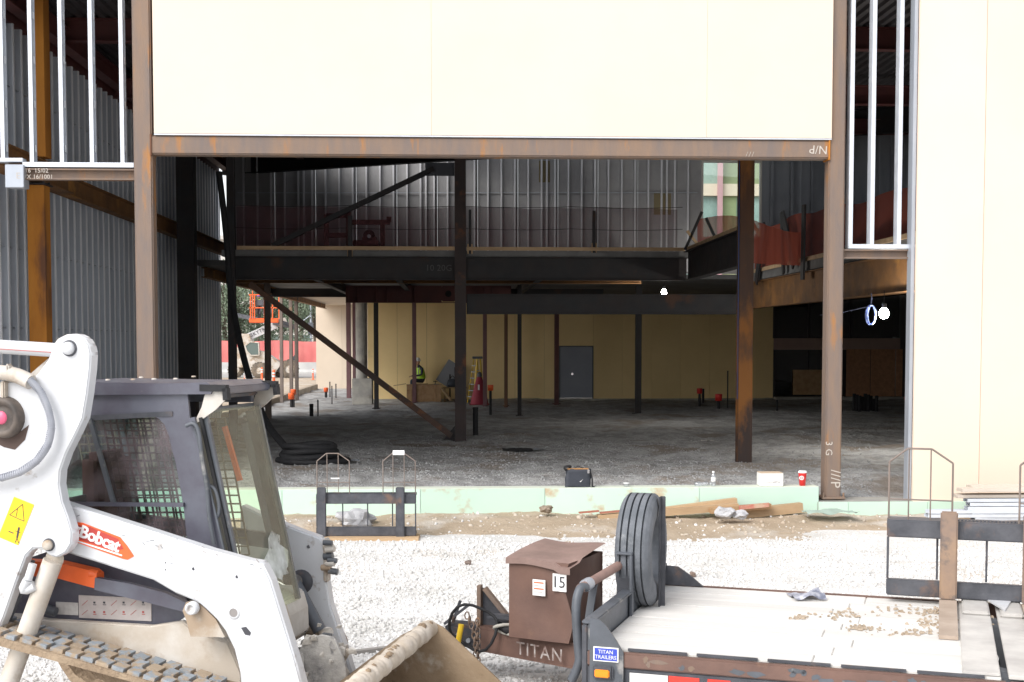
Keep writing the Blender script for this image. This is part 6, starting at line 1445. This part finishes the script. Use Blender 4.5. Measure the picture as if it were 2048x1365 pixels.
# seat
sx = (xr0+xf_m)/2-.12
MB().bev((sx-.28,.58,zf-.12),(sx+.25,.98,zf+.05),.05).obj('seat_cushion', M('dark_red_seat', (.14,.035,.04), rough=.7), t)
MB().bev((sx-.34,.56,zf+.0),(sx-.18,.98,zf+.62),.05).obj('seat_back', bpy.data.materials['dark_red_seat'], t)
MB().bev((sx-.22,.50,zf+.12),(sx+.22,.57,zf+.18),.02).obj('arm_rest', black, t)
MB().tube([(sx+.26,.56,zf-.1),(sx+.27,.56,zf+.16)],.02,8).tube([(sx+.26,1.02,zf-.1),(sx+.27,1.02,zf+.16)],.02,8).obj('joystick', black, t)
# roof
rf = MB(); prr = [(xr0-.05,zr-.02),(xr0,zr+.035),(Lc(345,772).x,Lc(345,771).z+.012),(xf_t+.05,Lc(404,768).z+.010),(xf_t+.09,Lc(404,768).z-.02),(xf_t+.07,zr-.035),(xr0,zr-.05)]
rf.ext([(x,yc0-.03,z) for x, z in prr], (0,yc1-yc0+.06,0)).obj('cab_roof', cabm, t); ro = t.children[-1]
for (u, v) in ((.12,.1),(.30,.1),(.48,.1),(.62,.12),(.78,.1),(.2,.9),(.6,.9)): MB().lathe([(.016,0),(.014,.008),(0,.01)], (xr0+(xf_t-xr0)*u, yc0+(yc1-yc0)*v, zr+.035+(.02)*u), n=10).obj('roof_bolt', whited, ro)
# front visor and flared corner deflectors
def deflector(y, s):
    a = Lc(404,776).z-.0; x0 = xf_t
    z = lambda py: Lc(400, py).z
    pts = [(x0+.03,y,z(782)),(x0+.15,y+.0,z(783)),(x0+.155,y,z(800)),(x0+.09,y,z(820)),(x0-.03,y,z(846)),(x0-.04,y,z(840)),(x0+.0,y,z(815))]
    d = MB().ext(pts, (0,.012,0)).obj('corner_deflector', whited, t)
    MB().rod(Vector(pts[0])+Vector((-.03,0,.02)), Vector(pts[1])+Vector((.02,0,.02)), .05, .04).rod(Vector(pts[1])+Vector((.012,0,.02)), Vector(pts[2])+Vector((.012,0,0)), .05, .03, (1,0,0)).obj('deflector_rim', black, d)
deflector(yc0-.01, 1); deflector(yc1+.02, 1)
MB().bev((xf_t+.05,yc0+.02,Lc(400,783).z-.02),(xf_t+.13,yc1,Lc(400,783).z+.03),.01).obj('front_visor', cabm, t)
MB().bev((xf_t-.02,yc0+.05,Lc(400,800).z),(xf_t+.05,yc1-.02,Lc(400,783).z-.02),.01).obj('lamp_bar', blackp, t)
# front pillars (near: sloping), door glass, wiper
pa0, pb0 = Lc(388,835), Lc(472,1210)
MB().rod(pa0, pb0, .035, .065, (0,1,0)).obj('front_pillar', cabm, t)
MB().rod(pa0+Vector((.05,-.01,0)), pb0+Vector((.05,-.01,0)), .02, .025, (0,1,0)).obj('door_seal', black, t)
dn = Vector((pb0.x-pa0.x,0,pb0.z-pa0.z)); off = Vector((.06,0,0))
g0_, g1_ = pa0+off+Vector((0,.02,.04)), pb0+off+dn.normalized()*.10
yfar = yc1-yc0-.04
MB().add([g0_, g1_, g1_+Vector((.05,yfar,0)), g0_+Vector((.05,yfar,0)), g0_+Vector((.006,0,0)), g1_+Vector((.006,0,0)), g1_+Vector((.056,yfar,0)), g0_+Vector((.056,yfar,0))], [(0,3,2,1),(4,5,6,7),(0,1,5,4),(1,2,6,5),(2,3,7,6),(3,0,4,7)]).obj('front_door_glass', glass_front, t)
fd = t.children[-1]
for yy_ in (0.0, yfar): MB().rod(g0_+Vector((yy_*.055,yy_,0)), g1_+Vector((yy_*.055,yy_,0)), .03, .03, (0,1,0)).obj('door_edge', greyp, fd)
MB().rod(g0_, g0_+Vector((0,yfar,0)), .03, .03).rod(g1_, g1_+Vector((0,yfar,0)), .03, .03).obj('door_rail', greyp, fd)
# shattered, frosted lower corner
fro = MB(); q_ = g0_.lerp(g1_,.7); ce = g0_.lerp(g1_,.80)+Vector((.05,yfar*.70,0)); ru = (g1_-g0_).normalized(); n = 20
fro.add([ce]+[ce+Vector((0,math.cos(i*6.283/n)*.20*(.8+.3*math.sin(i*2.3)),0))-ru*(math.sin(i*6.283/n)*(.26 if math.sin(i*6.283/n) > 0 else .10)*(.85+.2*math.sin(i*3.1))) for i in range(n)], [(0,i+1,(i+1) % n+1) for i in range(n)])
fro.obj('frosted_patch', GL('frosted_glass', (.9,.95,.95), refl=.05, rough=.4, dirt=1.0, dirtcol=(.85,.9,.9)), fd)
pf0, pf1 = pa0+Vector((.0,yc1-yc0,0)), pb0+Vector((.0,yc1-yc0,0))
MB().rod(pf0+Vector((.05,0,0)), pf1+Vector((.05,0,0)), .06, .08, (0,1,0)).obj('front_pillar', blackp, t)
# inside front grille seen through the door glass (bottom), and rear window brightness is natural
m = MB()
MB().rod(pf0+Vector((-.1,-.1,-.1)), pf0.lerp(pf1,.4)+Vector((-.1,-.1,0)), .03, .03, (0,1,0)).obj('wiper_motor_arm', orange, t)
# grab handles
def handle(pts, off, r, lab='grab_handle'): MB().tube([LF.v(x, y, off) for x, y in pts], r, 8, sub=5).obj(lab, greyp, t)
handle(((372,852),(388,848),(398,868),(404,920),(414,980),(418,1030),(428,1090)), yc0-.06, .013)
handle(((416,970),(430,980),(438,1010),(436,1032),(424,1042)), yc0-.02, .012)
hz = yc1+.04
handle(((488,834),(508,834),(522,850),(532,890),(544,940),(549,990),(548,1012),(538,1024)), hz, .014)
MB().bev(LF.v(502,900,hz), LF.v(518,872,hz+.06), .006).obj('mirror_bracket', greyp, t)
MB().bev(LF.v(532,1000,hz), LF.v(520,950,hz+.03), .006).obj('hinge_bracket', greyp, t)
MB().bev(LF.v(548,1072,hz), LF.v(566,1048,hz+.06), .006).obj('lamp_block', greyp, t)
handle(((388,850),(410,940),(436,1050),(450,1110),(458,1125)), yc0-.035, .008, 'door_hose')
# --- far lift arm, tilt cylinder, chassis front, quick attach, bucket
yfa = 1.52
fa = plate('lift_arm', [(480,1010),(540,1038),(600,1062),(640,1076),(650,1100),(652,1160),(660,1210),(690,1300),(720,1400),(640,1400),(618,1330),(600,1240),(585,1180),(480,1120)], yfa, .10, whitep, bev=.012)
MB().cyl(LF.v(617,1094,yfa-.003), LF.v(617,1094,yfa+.002), .012, n=12).obj('bolt_hole', printm, fa)
for k, (px, py) in enumerate(((655,1086),(660,1100),(656,1114),(660,1128),(666,1142),(657,1093),(664,1121),(652,1136))):
    a = LF.v(px, py, yfa-.05+.02*(k % 3)); MB().tube([a+Vector((-.03,0,0)), a+Vector((.035,-.01*(k % 2),.01*math.sin(k)))], .018+.004*(k % 3), 10).obj('hydraulic_coupler', whited if k % 2 else greyp, t)
MB().bev(LF.v(646,1165,yfa-.02), LF.v(662,1075,yfa+.05), .01).obj('coupler_block', whited, t)
c = LF.v(600,1165,yfa-.03); MB().lathe([(0,0),(.055,0),(.085,.03)], c, (0,1,0), 20).obj('pivot_recess', blackp, t)
MB().tube([LF.v(586,1162,yfa-.12), LF.v(640,1262,yfa-.14)], .048, 14).obj('tilt_cylinder', greyp, t)
MB().lathe([(0,-.05),(.035,-.05),(.04,-.03),(.05,.0),(.05,.06)], LF.v(585,1166,yfa-.14), (0,1,0), 16).obj('cylinder_eye', M('dusty_black', (.10,.095,.09), (.22,.2,.18), sc=9, rough=.7), t)
MB().tube([LF.v(640,1262,yfa-.14), LF.v(694,1350,yfa-.16)], .026, 12).obj('cylinder_rod', whited, t)
MB().tube([LF.v(575,1190,yfa-.2), LF.v(588,1230,yfa-.22), LF.v(612,1262,yfa-.2)], .016, 8, sub=4).obj('hydraulic_line', black, t)
plate('front_chassis', [(440,1130),(540,1190),(556,1205),(580,1210),(592,1250),(585,1285),(545,1310),(470,1330),(440,1250)], 1.15, .3, whited, bev=.015)
plate('front_step', [(420,1212),(500,1214),(520,1225),(530,1260),(532,1310),(470,1340)], .50, .75, M('grey_front_plate', (.62,.60,.57), (.45,.42,.38), sc=4, rough=.5), bev=.01)
qm = M('dusty_attach', (.50,.48,.45), (.26,.25,.24), sc=6, rough=.85, bump=.5, bsc=30, c3=(.12,.12,.13), a3=.6, sc3=7)
for yq_ in (.62, .86, 1.12, 1.40): plate('quick_attach_rib', [(592,1318),(604,1290),(640,1270),(668,1276),(690,1330),(700,1400),(560,1420),(572,1350)], yq_, .03, qm, bev=.004)
MB().rod(LF.v(600,1330,.6), LF.v(604,1318,1.44), .05, .16, (0,0,1)).obj('quick_attach_bar', qm, t)
MB().tube([LF.v(668,1290,.62), LF.v(668,1290,1.44)], .03, 10).obj('attach_pivot_tube', qm, t)
m = MB(); rg = random.Random(9)
for k in range(150):
    px_, py_ = rg.gauss(640,26), rg.gauss(1330,26); c = LF.v(px_, py_, rg.uniform(.60,1.3)); r = rg.uniform(.008,.03)
    m.add([c+Vector((a*r*rg.uniform(.5,1.2),b*r*rg.uniform(.5,1.2),d*r*rg.uniform(.4,1))) for a, b, d in ((-1,-1,-1),(1,-1,-1),(1,1,-1),(-1,1,-1),(-1,-1,1),(1,-1,1),(1,1,1),(-1,1,1))], [(0,3,2,1),(4,5,6,7),(0,1,5,4),(1,2,6,5),(2,3,7,6),(3,0,4,7)])
m.obj('caked_rubble', M('caked_rubble_white', (.58,.55,.51), (.38,.35,.31), sc=20, rough=.95), t)['kind'] = 'stuff'
for k in range(5):
    a = LF.v(600+20*k, 1330+6*(k % 2), .93); MB().rod(a, a+Vector((.03*(k-2),0,.10)), .03, .04, (0,1,0)).obj('attach_lever', greyp if k % 2 else whited, t)
plate('attach_rib', [(643,1268),(660,1270),(668,1340),(650,1345)], 1.0, .04, greyp)
MB().tube([LF.v(560,1212,.9), LF.v(600,1370,.85)], .045, 12).obj('tilt_cylinder', whited, t)
MB().tube([LF.v(590,1310,.8), LF.v(612,1380,.78)], .03, 12).obj('cylinder_rod', greyp, t)
# bucket: separate attachment, still part of the machine
bk = LF.v(858,1254,1.75); zb_ = bk.z; xb_ = bk.x
yb0, yb1 = -.22, 1.75
mud_b = M('muddy_bucket_steel', (.34,.25,.165), (.26,.185,.115), sc=3, rough=.85, bump=.4, bsc=18, c3=(.50,.44,.37), a3=.6, sc3=2.5)
palebar = M('scraped_pale_steel', (.62,.55,.47), (.50,.42,.33), sc=5, rough=.7, bump=.3, bsc=15)
prof = [(xb_-.02,zb_),(xb_-.22,zb_-.08),(xb_-.36,zb_-.22),(xb_-.34,zb_-.36),(xb_-.2,zb_-.44),(xb_+.3,zb_-.46)]
def shell(pr, y0, y1, th, nm, mt_, par):
    m = MB(); vs = []
    for x, z in pr: vs += [(x,y0,z),(x,y1,z)]
    for x, z in pr: vs += [(x-th*.4,y0,z-th),(x-th*.4,y1,z-th)]
    n = len(pr); m.add(vs, [(2*i,2*i+1,2*i+3,2*i+2) for i in range(n-1)]+[(2*n+2*i+2,2*n+2*i+3,2*n+2*i+1,2*n+2*i) for i in range(n-1)], True); return m.obj(nm, mt_, par)
bu = shell(prof, yb0, yb1, .02, 'bucket', mud_b, t)
rng = random.Random(2); n = 110; m = MB()
m.tube([(xb_+.006*math.sin(i*.7), yb0+(yb1-yb0)*i/n, zb_-.01+.008*nz2(i*.3,0,1,3)) for i in range(n+1)], lambda u: .062+.012*nz2(u*30,0,1,1)+.008*nz2(u*90,0,1,6), 12).obj('top_bar', palebar, bu)
for y in (yb1, yb0):
    MB().ext([(xb_+.03,y,zb_+.03),(xb_+.10,y,zb_+.0),(xb_+.52,y,zb_-.37),(xb_+.60,y,zb_-.46),(xb_-.2,y,zb_-.45),(xb_-.34,y,zb_-.36),(xb_-.36,y,zb_-.22),(xb_-.22,y,zb_-.08),(xb_-.02,y,zb_+.03)], (0,.02,0)).obj('side_plate', mud_b, bu)
tag_ = None
# mud lumps on the bar
m = MB()
for k in range(26):
    y = rng.uniform(.2,1.7); c = Vector((xb_+rng.uniform(-.02,.03), y, zb_+.02+rng.uniform(0,.03))); m.lathe([(0,-.02),(.018,-.01),(.02,.008),(0,.02)], c, n=7)
m.obj('mud_lumps', mudm, bu)['kind'] = 'stuff'
LOC[0] = False
# a few loose scraps on the gravel
for (px, py, lab) in ((936,1126,'small dark clod on the white gravel left of the brown box'),(1385,1150,'little brown clod behind the trailer')):
    p = AZ(px, py, .03); m = MB(); bm = bmesh.new(); bmesh.ops.create_icosphere(bm, subdivisions=2, radius=.035)
    for v in bm.verts: v.co *= 1+.7*mnoise.noise(v.co*40+Vector((px,0,0)))
    m.add([p+v.co for v in bm.verts], [[v.index for v in f.verts] for f in bm.faces]); bm.free(); tag(m.obj('clod', rust), lab, 'clod')
tag(MB().rod(AZ(708,1305,.03), AZ(775,1297,.03), .06, .03).obj('loose_plank', M('grey_plank', (.30,.28,.26), rough=.9)), 'short grey plank on the gravel behind the bucket', 'plank')
